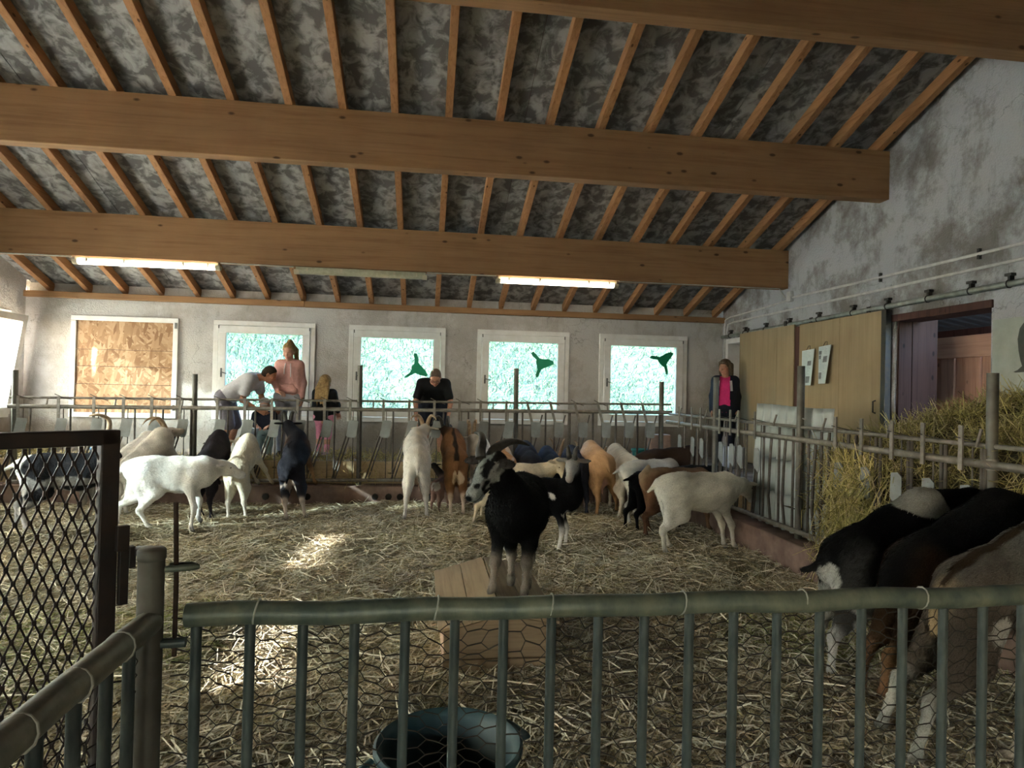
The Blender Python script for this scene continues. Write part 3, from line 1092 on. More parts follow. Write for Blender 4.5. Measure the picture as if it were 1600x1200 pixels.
# low mesh fence along the left wall
M['pale_wire'] = plain('galvanised pale wire', (.5, .5, .48), .5, (.35, .34, .32), 20, .4, 0)
root = empty('mesh_hurdle', (-5.35, 8.2, 0)); tag(root, 'pale welded mesh hurdle along the left wall, behind the black gate', 'fence')
g = MB(); g.cyl((0, -2.2, 1.16), (0, 1.0, 1.16), .02, 8); g.cyl((0, 1.0, .1), (0, 1.0, 1.16), .02, 8); g.cyl((0, -2.2, .1), (0, -2.2, 1.16), .02, 8); g.cyl((0, -2.2, .3), (0, 1.0, .3), .015, 8)
g.build('hurdle_frame', M['galv'], root, True)
g = MB()
for k in range(33): g.cyl((0, -2.2 + .1 * k, .3), (0, -2.2 + .1 * k, 1.16), .004, 4)
for k in range(9): g.cyl((.006, -2.2, .36 + .095 * k), (.006, 1.0, .36 + .095 * k), .004, 4)
tag(g.build('welded_mesh', M['pale_wire'], root), kind='stuff')

# ------------------------------------------------------------------ front railing, corner post, left rail
ZF = 1.018
root = empty('front_railing', (.6, 1.78, 0)); tag(root, 'green tube railing with upright bars across the front of the pen', 'railing', 'green tube railings')
O = (.6, 1.78, 0)
g = MB(O); n = 24
g.tube([(-.58 + (2.9) * i / n, 1.78 + .004 * math.sin(i * 1.3), ZF - .004 + .01 * i / n + .003 * math.sin(i * 1.7)) for i in range(n + 1)], .030, 14); g.build('top_rail', M['green_tube'], root, True)
g = MB(O); g.cyl((-.58, 1.78, .10), (2.32, 1.78, .10), .02, 10); g.build('bottom_rail', M['green_tube'], root, True)
for k in range(22):
    x = -.555 + .1309 * k
    def fb(g): g.cyl((0, 0, .10), (0, 0, ZF), .0135, 10)
    shared('fb', fb, 'bar', M['green_bar'], root, (x - .6, 0, 0))
for x in (-.409, .049, .357, .731, 1.089, 1.465, 1.9):
    g = MB(O); n = 12
    g.tube([(x + .006 * math.sin(q), 1.78 + .0312 * math.cos(q), ZF + .003 + .0312 * math.sin(q)) for q in np.linspace(0, 6.283, n + 1)], .0025, 5, False)
    g.build('wire_tie', M['tie'], root)
root = empty('gate_post', (-.648, 1.73, 0)); tag(root, 'thick green corner post with a flat cap between gate and railing', 'post')
O = (-.648, 1.73, 0)
g = MB(O); g.cyl((-.648, 1.73, 0), (-.648, 1.73, 1.17), .0305, 18); g.build('shaft', M['post'], root, True)
g = MB(O); g.lathe([(0, 1.168), (.031, 1.168), (.0325, 1.17), (.0325, 1.192), (.029, 1.196), (0, 1.197)], (-.648, 1.73, 0), 20); g.build('cap', M['post'], root, True)
g = MB(O); g.tube([(-.612, 1.72, 1.147), (-.56, 1.725, 1.149), (-.545, 1.735, 1.149), (-.56, 1.748, 1.149), (-.612, 1.752, 1.147)], .0085, 8); g.build('loop', M['green_tube'], root, True)
g = MB(O); g.cyl((-.62, 1.73, ZF - .055), (-.565, 1.735, ZF - .055), .013, 8); g.build('stub', M['green_bar'], root, True)
g = MB(); p0, p1 = at(275, 785, y=1.735), at(272, 1025, y=1.735)
g.tube([p0, (p0 * .5 + p1 * .5) + np.array((.003, 0, 0)), p1], .006, 8)
o = g.build('drop_rod', plain('rusty rod', (.06, .032, .02), .8, (.03, .018, .012), 40, .3, .2), smooth=True)
tag(o, 'thin rusty drop rod standing through the loop of the corner post', 'rod')

root = empty('side_railing', (-.645, .9, 0)); tag(root, 'green tube railing running from the corner post towards the camera', 'railing', 'green tube railings')
O = (-.645, .9, 0)
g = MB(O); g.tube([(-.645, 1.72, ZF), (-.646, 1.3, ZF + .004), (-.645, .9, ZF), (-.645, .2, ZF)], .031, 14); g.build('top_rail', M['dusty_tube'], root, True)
for y in (1.61, 1.50, 1.37, 1.24, 1.11, .98):
    def sb(g): g.cyl((0, 0, .1), (0, 0, ZF), .0135, 10)
    shared('sb', sb, 'bar', M['green_bar'], root, (0, y - .9, 0))
g = MB(O); g.cyl((-.645, 1.72, .10), (-.645, .2, .10), .02, 10); g.build('bottom_rail', M['green_tube'], root, True)
for y in (1.56, 1.37, 1.19):
    g = MB(O); g.tube([(-.645 + .0322 * math.cos(q), y + .006 * math.sin(q), ZF + .001 + .0322 * math.sin(q)) for q in np.linspace(0, 6.283, 13)], .0025, 5, False)
    g.build('wire_tie', M['tie'], root)


def hexnet(name, label, o0, du, nu, nv, a, jit, loose=0.0):
    """twisted hexagon wire: flat-topped cells, o0 top-left corner, du unit vector along, goes down in z"""
    g = MB(o0)
    du = np.array(du, float); dz = np.array((0, 0, -1.0)); nn = np.cross(du, dz)
    r = np.random.default_rng(5)
    cache = {}
    hh = a * 1.04
    def P(i, j):
        if (i, j) not in cache:
            q = r.normal(0, jit, 3)
            cache[(i, j)] = np.array(o0) + du * (i * a * .5 + q[0]) + dz * (j * hh * .5 + q[1] + .02 * math.sin(i * .35) * math.sin(j * .5)) + nn * (q[2] * .6 + loose * math.sin(i * .4) * math.sin(j * .3))
        return cache[(i, j)]
    def wire(A, B, tw):
        m = (A + B) / 2 + nn * .001
        g.tube([A, m, B], .0021 if tw else .0013, 4, False)
    # columns every 3 units (flat 1 unit, slanted 1 unit), points on a brick pattern
    for c in range(nu):
        for q in range(nv):
            j = 2 * q + (c % 2)
            x = 3 * c
            A, B = P(x, j), P(x + 2, j)
            wire(A, B, True)
            for dj in (-1, 1):
                if j + dj >= 0: wire(B, P(x + 3, j + dj), False)
    o = g.build(name, M['wire'], loc=o0)
    tag(o, label, 'wire netting', kind='stuff')
    return o


hexnet('chicken_wire', 'rusty hexagon wire netting behind the bars of the front railing', (-.62, 1.803, ZF - .02), (1, 0, 0), 56, 17, .036, .0028, .004)
hexnet('chicken_wire', 'rusty hexagon wire netting along the side railing by the gate', (-.668, .35, ZF - .01), (0, 1, 0), 25, 17, .036, .003, .006)

# ------------------------------------------------------------------ black gate with expanded metal
A = np.array((-1.30, 1.62, 0.0)); B = np.array((-.852, 2.013, 0.0))
ang = math.atan2(B[1] - A[1], B[0] - A[0]); Lg = float(np.linalg.norm(B - A)) + .5
root = empty('mesh_gate', tuple(B), ang); tag(root, 'black steel gate filled with expanded diamond mesh, left of the corner post', 'gate')
Z0, Z1 = .12, 1.465
for nm, p, q, wd in (('stile', (-.024, Z0), (-.024, Z1), .048), ('stile', (-Lg, Z0), (-Lg, Z1), .048), ('top_bar', (-Lg, Z1 - .02), (0, Z1 - .02), .042), ('bottom_bar', (-Lg, Z0 + .02), (0, Z0 + .02), .042)):
    g = MB(); g.bar((p[0], 0, p[1]), (q[0], 0, q[1]), .04, wd, (1, 0, 0) if nm == 'stile' else (0, 0, 1))
    g.build(nm, M['gate'], root, bevel=.004)
g = MB(); dw, dh = .0318, .075
nrow = int((Z1 - Z0) / dh) + 1; ncol = int(Lg / dw) + 1
for i in range(ncol):
    for j in range(nrow):
        if j == 9 and i < 2 or (j == 13 and i in (2, 3)):
            continue
        cx, cz = -.06 - dw * i, Z1 - .05 - dh * (j + .5)
        for sx in (-1, 1):
            for sz in (-1, 1):
                if cz + sz * dh / 2 < Z0 + .03: continue
                g.bar((cx + sx * dw / 2, .004 * sx, cz), (cx, -.004 * sz, cz + sz * dh / 2), .0046, .003, (0, 1, 0))
        g.bar((cx, 0, cz + dh / 2 - .007), (cx, 0, cz + dh / 2 + .007), .010, .006, (0, 1, 0))
        g.bar((cx - dw / 2, 0, cz - .007), (cx - dw / 2, 0, cz + .007), .010, .006, (0, 1, 0))
tag(g.build('expanded_mesh', M['gate'], root), kind='stuff')
# latch between gate and post
p = at(183, 860, y=1.93)
g = MB(); g.box((-.012, -.05, 1.13), (.020, -.03, 1.20)); g.box((-.004, -.05, .98), (.020, -.03, 1.13)); g.box((.018, -.055, 1.08), (.036, -.03, 1.14))
g.tube([(.04, -.05, 1.13), (.03, -.18, 1.155), (-.01, -.32, 1.16)], .010, 8); g.tube([(.04, -.05, 1.12), (.04, -.18, 1.125), (.0, -.32, 1.125)], .009, 8)
g.build('latch', M['gate'], root, bevel=.002)
# ------------------------------------------------------------------ goats
M['coat'] = attr_mat('goat coat', .8, True, .0)
M['horn'] = plain('grey brown horn', (.075, .07, .062), .55, (.03, .028, .025), 30, 0, .3, (1, 1, 1))
M['horn_tan'] = plain('tan horn', (.42, .30, .19), .55, (.25, .16, .09), 30, 0, .3)
M['eye'] = plain('dark amber eye', (.05, .035, .012), .12, (.02, .015, .01), 40, 0, 0)
M['tag'] = plain('yellow ear tag', (.75, .42, .05), .5, (.7, .36, .04), 10, 0, 0)
WH, CR, BK, BR, DB, TAN, GRY, OR, PINK = (.80, .76, .70), (.74, .63, .46), (.0045, .0045, .0055), (.23, .105, .045), (.045, .026, .018), (.46, .30, .16), (.30, .285, .27), (.60, .34, .17), (.62, .36, .30)
HOOF = (.035, .03, .026)


def sph(el, az):
    el, az = math.radians(el), math.radians(az)
    return np.array([math.cos(el) * math.cos(az), math.cos(el) * math.sin(az), math.sin(el)])


def goat(label, loc, hd, s=1.0, pitch=0.0, z=0.0, hind=None, front=None, neck=(40, 0), head=(-15, 0), poll=None, muz=None,
         coat=WH, pal=None, patches=(), stripe=None, horns=None, hornmat='horn', tail=(-35, 0), udder=None, h=.0135, ears=(0, 10), fat=1.0,
         seed=0, hz=.60, mottled=0.0, legx=1.0, eartag=False, group=None, headk=1.0, beard=False, fluff=0.0, paint=None, hairs=2600):
    z0 = z if z else float(hbed(loc[0], loc[1]))
    root = empty('goat', (loc[0], loc[1], z0), math.radians(hd))
    tag(root, label, 'goat', group or 'goats in the pen')
    ca, sa = math.cos(math.radians(hd)), math.sin(math.radians(hd))

    def loc_of(p):                       # world point -> goat frame
        dx, dy = p[0] - loc[0], p[1] - loc[1]
        return np.array([dx * ca + dy * sa, -dx * sa + dy * ca, p[2] - z0])
    q = math.radians(pitch)
    d = np.array([math.cos(q), 0, math.sin(q)]); n = np.array([-math.sin(q), 0, math.cos(q)])
    H = np.array([0, 0, hz * s])
    Bp = lambda a, y, b: H + s * (a * d + b * n) + np.array([0, y * s, 0])
    f = Sdf()
    sy = .84 * fat
    c = lambda a, b, ra, rb, k, t, syy=1.0: f.cone(a, b, ra * s, rb * s, k * s, t, syy)
    # trunk
    c(Bp(-.07, 0, .0), Bp(.10, 0, .01), .105, .128, .06, 'rump', sy)
    c(Bp(.10, 0, -.045), Bp(.36, 0, -.06), .158, .172, .06, 'belly', sy)
    c(Bp(.36, 0, -.055), Bp(.54, 0, -.045), .165, .125, .06, 'chest', sy)
    c(Bp(-.03, 0, .055), Bp(.30, 0, .05), .068, .07, .05, 'back', .8)
    c(Bp(.30, 0, .05), Bp(.55, 0, .07), .07, .062, .05, 'back', .8)
    c(Bp(.56, 0, -.09), Bp(.60, 0, .0), .08, .085, .06, 'chest', .9)
    for sg in (-1, 1):                   # hip bones, shoulder blades
        c(Bp(-.02, sg * .07, .07), Bp(.05, sg * .085, .06), .035, .035, .05, 'rump')
        c(Bp(.50, sg * .06, .04), Bp(.46, sg * .10, -.08), .05, .06, .05, 'chest')
    # neck and head
    nb = Bp(.575, 0, .02)
    if poll is None:
        P = nb + sph(*neck) * .34 * s
    else:
        P = loc_of(poll)
    hdv = sph(*head) if muz is None else (loc_of(muz) - P) / np.linalg.norm(loc_of(muz) - P)
    hs = s * headk
    R = look_R(hdv, (0, 0, 1) if abs(hdv[2]) < .93 else (-1, 0, .2))
    hf, hl, hu = R[:, 0], R[:, 1], R[:, 2]
    Hd = lambda a, l, u: P + hs * (a * hf + l * hl + u * hu)
    c(nb, P, .105, .062, .06, 'neck', .85)
    c(Bp(.57, 0, -.07), P * .8 + nb * .2 - hu * .03 * s, .095, .055, .06, 'neck', .85)
    hc = lambda a, b, ra, rb, k, t: f.cone(a, b, ra * hs, rb * hs, k * hs, t)
    hc(Hd(-.02, 0, 0), Hd(.07, 0, .004), .058, .054, .03, 'head')
    hc(Hd(.06, 0, .0), Hd(.185, 0, -.016), .05, .034, .03, 'face')
    hc(Hd(.03, 0, -.035), Hd(.185, 0, -.045), .04, .025, .03, 'jaw')
    f.ell(Hd(.205, 0, -.022), np.array([.040, .036, .034]) * hs, R, .02 * hs, 'muz')
    f.ell(Hd(.185, 0, -.056), np.array([.036, .026, .018]) * hs, R, .015 * hs, 'muz')
    f.ell(Hd(.045, 0, -.045), np.array([.05, .044, .042]) * hs, R, .03 * hs, 'jaw')
    f.ell(Hd(.236, 0, -.018), np.array([.012, .02, .014]) * hs, R, .01 * hs, 'nose')
    if beard:
        hc(Hd(.15, 0, -.06), Hd(.13, 0, -.13), .022, .006, .02, 'jaw')
    for sg in (-1, 1):
        hc(Hd(.045, sg * .042, .02), Hd(.085, sg * .04, .016), .017, .015, .012, 'brow')
        e, a = math.radians(ears[0]), math.radians(ears[1])
        ed = (hl * sg * math.cos(e) + hu * math.sin(e)) * math.cos(a) - hf * math.sin(a)
        E = look_R(ed, hu)
        f.ell(Hd(-.005, sg * .045, .018) + ed * .07 * hs, np.array([.073, .033, .0135]) * hs, np.stack([E[:, 0], E[:, 1], E[:, 2]], 1), .012 * hs, 'ear')
    # legs
    if hind is None:
        hind = [(-.08 * s, -.10 * s, 0), (-.03 * s, .10 * s, 0)]
    else:
        hind = [loc_of(p) if len(p) == 3 else np.array([*loc_of((*p, 0))[:2], 0.0]) for p in hind]
    if front is None:
        front = [(.52 * s, -.085 * s, 0), (.47 * s, .085 * s, 0)]
    else:
        front = [loc_of(p) if len(p) == 3 else np.array([*loc_of((*p, 0))[:2], 0.0]) for p in front]
    hind = sorted([np.array(p, float) for p in hind], key=lambda p: p[1]); front = sorted([np.array(p, float) for p in front], key=lambda p: p[1])
    X = np.array([1.0, 0, 0])
    for sg, F in zip((-1, 1), hind):
        S = Bp(.02, sg * .075, -.01); v = F - S
        w_ = X - v * (v @ X) / (v @ v)
        st = S + .36 * v + w_ * .10 * s * legx; hk = S + .66 * v - w_ * .07 * s * legx; ft = S + .92 * v - w_ * .012 * s
        c(S, st, .105, .072, .05, 'hu', .78)
        c(Bp(-.075, sg * .055, -.02), S + .5 * v - w_ * .02 * s, .068, .045, .05, 'hu', .85)
        c(st, hk, .06, .029, .04, 'hu')
        c(hk - v * .02, hk + v * .03, .029, .027, .02, 'hl')
        c(hk, ft, .025, .019, .02, 'hl')
        c(ft, F + np.array([.008 * s, 0, .03 * s]), .0235, .022, .015, 'hl')
        c(F + np.array([.008, 0, .030]) * s, F + np.array([.022, 0, .012]) * s, .025, .024, .01, 'hoof')
    for sg, F in zip((-1, 1), front):
        S = Bp(.50, sg * .08, -.03); v = F - S
        w_ = X - v * (v @ X) / (v @ v)
        eb = S + .27 * v - w_ * .04 * s; kn = S + .59 * v + w_ * .016 * s; ft = S + .90 * v
        c(S, eb, .082, .055, .05, 'fu', .8)
        c(eb, kn, .044, .028, .03, 'fu')
        c(kn - v * .025, kn + v * .025, .030, .028, .02, 'fl')
        c(kn, ft, .0235, .019, .02, 'fl')
        c(ft, F + np.array([.008 * s, 0, .03 * s]), .0235, .022, .015, 'fl')
        c(F + np.array([.008, 0, .030]) * s, F + np.array([.022, 0, .012]) * s, .025, .024, .01, 'hoof')
    # tail
    tb = Bp(-.155, 0, .05)
    td = sph(tail[0], 180 + tail[1])
    c(Bp(-.09, 0, .06), tb, .045, .032, .03, 'tail')
    c(tb, tb + td * .13 * s, .030 + fluff, .014 + fluff, .02, 'tail', .8)
    if udder:
        f.ell(Bp(.06, 0, -.20), np.array([.085, .075, .10]) * s * udder, k=.04 * s, c='udder')
        for sg in (-1, 1):
            c(Bp(.06, sg * .035, -.26 * udder), Bp(.055, sg * .04, -.325 * udder), .018, .011, .02, 'udder')
    pal = dict(pal or {})
    full = {}
    par = {'back': 'body', 'rump': 'body', 'belly': 'body', 'chest': 'body', 'neck': 'body', 'head': 'neck', 'face': 'head', 'jaw': 'head', 'brow': 'head', 'muz': 'face', 'nose': 'muz',
           'ear': 'head', 'hu': 'rump', 'hl': 'hu', 'fu': 'chest', 'fl': 'fu', 'tail': 'rump', 'udder': 'belly', 'hoof': None}
    def res(t):
        if t in pal: return pal[t]
        if t == 'hoof': return HOOF
        if t == 'body': return coat
        if t == 'udder': return PINK
        if t == 'nose' : return tuple(x * .35 for x in res('muz'))
        return res(par[t])
    for t in set(p[6] for p in f.P):
        full[t] = res(t)
    V, Q = f.surf(h * max(s, .6))
    Cc = f.colors(V, full, .012)
    r = 1 + .16 * pnoise(V, 9, seed)[:, None] + .08 * pnoise(V, 34, seed + 1)[:, None]
    Cc = Cc * np.clip(r, .65, 1.35)
    if paint:
        q_ = (V - P) / hs
        Cc = paint(Cc, q_ @ hf, q_ @ hl, q_ @ hu, V)
    if mottled:
        k = np.clip((pnoise(V, 11, seed + 5) - .15) * 5, 0, 1)[:, None] * mottled
        Cc = Cc * (1 - k) + np.array(WH) * k
    for pc, rad, colr in patches:
        p0 = Bp(*pc) if len(pc) == 3 else np.array(loc_of(pc[1:]))
        dd = np.linalg.norm(V - p0, axis=1) + .28 * rad * pnoise(V, 1.5 / rad, seed + 3) + .08 * rad * pnoise(V, 6 / rad, seed + 4)
        k = np.clip((rad * s - dd) / .012 + .5, 0, 1)[:, None]
        Cc = Cc * (1 - k) + np.array(colr) * k
    if stripe:
        up = (V - H) @ n / s
        al = (V - H) @ d / s
        k = np.clip((.03 + .012 * pnoise(V, 20, seed) - np.abs(V[:, 1]) / s) / .012, 0, 1) * np.clip((up - .04) / .02, 0, 1) * (al > -.13)
        Cc = Cc * (1 - k[:, None]) + np.array(stripe) * k[:, None]
    o = link('body', quads_mesh('goat_body', V, Q, True, np.clip(Cc, 0, 1)), M['coat'], root)
    # short hair lying along the body
    fn = np.cross(V[Q[:, 2]] - V[Q[:, 0]], V[Q[:, 3]] - V[Q[:, 1]])
    fn /= np.linalg.norm(fn, axis=1)[:, None] + 1e-12
    r_ = np.random.default_rng(seed)
    pick = r_.integers(0, len(Q), hairs)
    pc_, pn_, col_ = V[Q[pick]].mean(1), fn[pick], Cc[Q[pick, 0]]
    flow = np.where((np.linalg.norm(pc_ - P, axis=1) < .30 * s)[:, None], -hdv, -d * .8 + np.array([0, 0, -.55])) + r_.normal(0, .22, (hairs, 3))
    flow -= pn_ * (flow * pn_).sum(1)[:, None]
    flow /= np.linalg.norm(flow, axis=1)[:, None] + 1e-9
    Dh = flow * .97 + pn_ * .13
    Dh /= np.linalg.norm(Dh, axis=1)[:, None]
    Lh = np.where(np.linalg.norm(pc_ - P, axis=1) < .30 * s, .012, np.where(pc_[:, 2] < .36 * s, .014, .026)) * s * r_.uniform(.6, 1.2, hairs)
    sh = strands('hair_coat', pc_ + pn_ * .002 + Dh * (Lh * .45)[:, None], Dh, Lh, r_.uniform(.0016, .0034, hairs), np.clip(col_ * r_.uniform(.65, 1.3, (hairs, 1)), 0, 1), .12, mat=M['coat'], parent=root)
    sh['kind'] = 'stuff'
    # eyes, horns, ear tag
    for sg in (-1, 1):
        g = MB(); e = Hd(.064, sg * .050, .014)
        g.lathe([(0, -1), (.5, -.86), (.86, -.5), (1, 0), (.86, .5), (.5, .86), (0, 1)], (0, 0, 0), 8)
        me = g.mesh('eye', True); me.transform(Matrix.Scale(.0125 * hs, 4))
        link('eye', me, M['eye'], root, tuple(e))
    if horns:
        for sg in (-1, 1):
            pts = horns(sg)
            pts = [Hd(*p) for p in pts]
            # smooth the polyline
            T = []
            m_ = len(pts)
            for i in range(m_ - 1):
                p0, p1, p2, p3 = pts[max(i - 1, 0)], pts[i], pts[i + 1], pts[min(i + 2, m_ - 1)]
                for t in np.linspace(0, 1, 5, endpoint=False):
                    T.append(.5 * ((2 * p1) + (-p0 + p2) * t + (2 * p0 - 5 * p1 + 4 * p2 - p3) * t * t + (-p0 + 3 * p1 - 3 * p2 + p3) * t ** 3))
            T.append(pts[-1])
            m_ = len(T)
            rr = [hs * (.024 * (1 - (i / (m_ - 1)) ** 1.6) + .0035 + .0012 * (i % 2) * (1 - i / m_)) for i in range(m_)]
            g = MB(); g.tube(T, rr, 9)
            g.build('horn', M[hornmat], root, True)
    if eartag:
        g = MB(); e = Hd(-.01, .085 * eartag, .012); g.box(tuple(e - np.array((.010, .010, .022)) * s), tuple(e + np.array((.010, .010, .008)) * s)); g.build('ear_tag', M['tag'], root)
    return root


def sickle(l=.26, spread=.06, base=.028):
    """horns sweeping up and back: list of (along face, sideways, up)"""
    return lambda sg: [(.0, sg * base, .045), (-.03 * l / .26, sg * (base + .2 * spread), .045 + .42 * l), (-.35 * l, sg * (base + .55 * spread), .045 + .72 * l), (-.72 * l, sg * (base + spread), .045 + .68 * l), (-.98 * l, sg * (base + 1.3 * spread), .045 + .45 * l)]


W2 = lambda u, v, z=.02: tuple(at(u, v, z=z)[:2])
def AX(u, y, v=700): return (float(at(u, v, y=y)[0]), y)

def main_face(Cc, a, l, u, V):
    """grey blaze, pale stripes beside the eyes, pale muzzle with dark nose"""
    Cc = Cc.copy()
    nz = .006 * pnoise(V, 70, 8)
    def put(m, c):
        k = np.clip(np.minimum(np.minimum(m, u + .10), .31 - np.sqrt(a * a + l * l + u * u)) / .006 + .5, 0, 1)[:, None]
        Cc[:] = Cc * (1 - k) + np.array(c) * k
    put(np.minimum(np.minimum(.030 + .10 * np.maximum(.10 - a, 0) * .5 - np.abs(l), u - .0 + .15 * np.maximum(a - .1, 0)), np.minimum(a + .03, .19 - a)) + nz, (.33, .37, .365))
    put(np.minimum(.011 - np.abs(np.abs(l) - .058 + .10 * (a - .07)) , np.minimum(np.minimum(a - .02, .17 - a), u + .04)) + nz, (.30, .30, .28))
    put(np.minimum(.016 - np.abs(np.abs(l) - .034), np.minimum(a - .03, .115 - a)) + nz, (.010, .010, .012))
    put(np.minimum(a - .165, .6) + nz, (.32, .355, .35))
    put(.017 - np.sqrt((a - .243) ** 2 + (u + .012) ** 2 + .4 * l ** 2) + nz * .3, (.02, .022, .025))
    put(.004 - np.abs(u + .043 + .12 * (a - .2)) - 5 * np.maximum(.15 - a, 0) , (.03, .03, .03))
    put(.013 - np.sqrt((a - .175) ** 2 + (u - .012) ** 2 + (np.abs(l) - .02) ** 2) + nz, (.02, .02, .022))
    return Cc


# --- the horned black goat standing on the shelter
zb = .315
goat('big black goat with long curved horns standing on the wooden shelter', (.685, 4.50), 258, 1.08, 3, zb,
     hind=[(.70, 4.24, .34), (.60, 4.30, .345)], front=[(.452, 4.10, .335), (.655, 4.09, .325)],
     poll=at(771, 725, y=3.88), muz=at(734, 771, y=3.76), coat=BK, fat=1.20, h=.008, hairs=9000, headk=1.04, paint=main_face, hz=.54,
     pal={'ear': (.045, .038, .035),
          'fl': (.34, .29, .235), 'hl': (.44, .39, .32), 'fu': (.012, .012, .013), 'hoof': (.05, .045, .04)},
     horns=None, ears=(4, -12), eartag=-1, seed=21, beard=False, group='goats in the pen')
root_main = bpy.context.scene.objects['goat']
def world_horn(root, W, r0, name='horn', mat='horn', n=6):
    L = [np.array(root.matrix_basis.inverted() @ Vector(p)) for p in W]
    T = []
    m_ = len(L)
    for i in range(m_ - 1):
        p0, p1, p2, p3 = L[max(i - 1, 0)], L[i], L[i + 1], L[min(i + 2, m_ - 1)]
        for t in np.linspace(0, 1, n, endpoint=False):
            T.append(.5 * ((2 * p1) + (-p0 + p2) * t + (2 * p0 - 5 * p1 + 4 * p2 - p3) * t * t + (-p0 + 3 * p1 - 3 * p2 + p3) * t ** 3))
    T.append(L[-1]); m_ = len(T)
    g = MB(); g.tube(T, [r0 * (1 - (i / (m_ - 1)) ** 1.8) + .004 + .0015 * (i % 2) * (1 - i / m_) for i in range(m_)], 10)
    g.build(name, M[mat], root, True)
world_horn(root_main, [at(767, 716, y=3.86), at(772, 704, y=3.90), at(783, 696, y=3.98), at(798, 690, y=4.08), at(814, 691, y=4.18), at(827, 696, y=4.28)], .030)
world_horn(root_main, [at(751, 716, y=3.84), at(751, 703, y=3.87), at(754, 691, y=3.95), at(753, 681, y=4.05), at(748, 677, y=4.14), at(741, 676, y=4.22)], .027)

goat('black goat with white belly spot, turning its narrow grey face to the camera', AX(806, 6.72), 352, 1.0, 0,
     front=[W2(872, 862), W2(884, 855)], poll=at(895, 722, y=6.42), muz=at(888, 750, y=6.26), coat=BK, h=.011,
     pal={'face': (.42, .40, .38), 'muz': (.50, .47, .44), 'nose': (.3, .22, .2), 'head': (.30, .29, .28), 'jaw': (.25, .24, .23), 'ear': (.22, .20, .18), 'fl': WH, 'fu': BK, 'hl': WH},
     patches=[((.37, -.13, -.03), .045, WH), ((.50, -.09, -.20), .05, WH)], horns=sickle(.12, .02), hornmat='horn', seed=4, neck=(60, 0), ears=(-10, 10))

goat('white goat standing side on at the right fence, all four legs in view', AX(1052, 6.43), 8, 1.08, 0,
     hind=[W2(1038, 866), W2(1046, 858)], front=[W2(1132, 858), W2(1147, 858)], poll=(3.42, 6.72, .66), muz=(3.62, 6.80, .48), coat=(.70, .68, .61), tail=(-42, 0), udder=None, h=.0115, seed=5, fat=1.05, pal={'hl': (.66, .63, .55)})
goat('brown goat with a fluffy pale raised tail, behind the white goat at the right fence', AX(1024, 7.15), 8, 1.0, 0,
     hind=[W2(1008, 843), W2(1016, 838)], front=[W2(1108, 832), W2(1115, 826)], poll=(3.35, 7.42, .62), muz=(3.58, 7.5, .48), coat=(.22, .13, .075), tail=(55, 180), fluff=.012,
     pal={'tail': (.50, .38, .25), 'rump': (.30, .19, .11), 'hu': (.16, .08, .045), 'back': (.18, .12, .08), 'hl': (.12, .06, .035)}, seed=6)
goat('small black goat half hidden behind the brown goat, its black hind legs showing', AX(1004, 7.55), 18, .92, 0,
     hind=[W2(976, 827), W2(996, 834)], poll=(3.0, 7.9, .55), muz=(3.2, 7.95, .42), coat=BK, tail=(-10, 0), seed=7)
goat('white goat with its tail stretched out to the left, beside the small black goat', AX(988, 8.05), 15, 1.0, 2,
     hind=[W2(983, 822), W2(1000, 815)], poll=(3.1, 8.4, .6), muz=(3.3, 8.45, .45), coat=(.72, .70, .65), tail=(-28, 0), seed=8, mottled=.3)
goat('large dark brown goat with arched back reaching into the corner of the fences', AX(1012, 8.55), 8, 1.15, 6,
     poll=(3.42, 8.75, .62), muz=(3.6, 8.8, .45), coat=DB, tail=(-40, 0), seed=9, pal={'back': (.035, .022, .016)})
goat('black goat with lowered head between the dark brown goat and the right fence', AX(1062, 7.85), 6, 1.0, 0,
     poll=(3.38, 7.98, .66), muz=(3.56, 8.0, .52), coat=(.016, .014, .013), tail=(-40, 0), seed=10)

# --- the row feeding through the back fence, seen from behind
goat('cream white goat feeding at the back fence, seen from behind, second from the corner', AX(984, 8.42), 92, 1.05, 12,
     hind=[W2(966, 813), W2(990, 806)], poll=at(978, 735, y=9.2), muz=at(978, 755, y=9.4), coat=(.76, .70, .58), seed=11, horns=sickle(.2, .04), hornmat='horn_tan')
goat('ginger goat with pale pink shoulders feeding at the back fence, seen from behind', AX(943, 8.35), 92, 1.08, 12,
     hind=[W2(932, 808), W2(964, 800)], poll=at(938, 735, y=9.2), muz=at(938, 755, y=9.4), coat=(.55, .33, .17), pal={'chest': (.62, .47, .38), 'neck': (.6, .5, .42)}, seed=12, horns=sickle(.28, .04), hornmat='horn_tan', udder=1.2)
goat('dark bluish goat feeding behind the head of the grey faced goat', AX(905, 8.55), 88, 1.0, 13,
     poll=at(908, 722, y=9.2), muz=at(908, 742, y=9.4), coat=(.03, .034, .05), seed=13, horns=sickle(.26, .06), hornmat='horn_tan', pal={'chest': (.055, .07, .13), 'neck': (.055, .07, .13)}, tail=(-60, 0))  # blue coat tones stand in for skylight reflected on a dark coat
goat('middle one of the three dark bluish goats feeding at the back fence', AX(864, 8.62), 88, .98, 13,
     poll=at(870, 720, y=9.2), muz=at(872, 742, y=9.4), coat=(.025, .028, .042), seed=14, horns=sickle(.28, .07), hornmat='horn_tan', pal={'chest': (.055, .07, .13), 'neck': (.05, .065, .12)}, tail=(-60, 0))  # skylight sheen painted as blue chest and neck
goat('dark goat with bluish shoulders, right below the tip of the long horn', AX(831, 8.55), 90, 1.04, 14,
     poll=at(832, 722, y=9.2), muz=at(832, 742, y=9.4), coat=(.022, .02, .025), seed=15, pal={'chest': (.055, .07, .13), 'neck': (.05, .065, .12)}, tail=(-60, 0))  # blue on chest and neck is reflected sky put into the colour
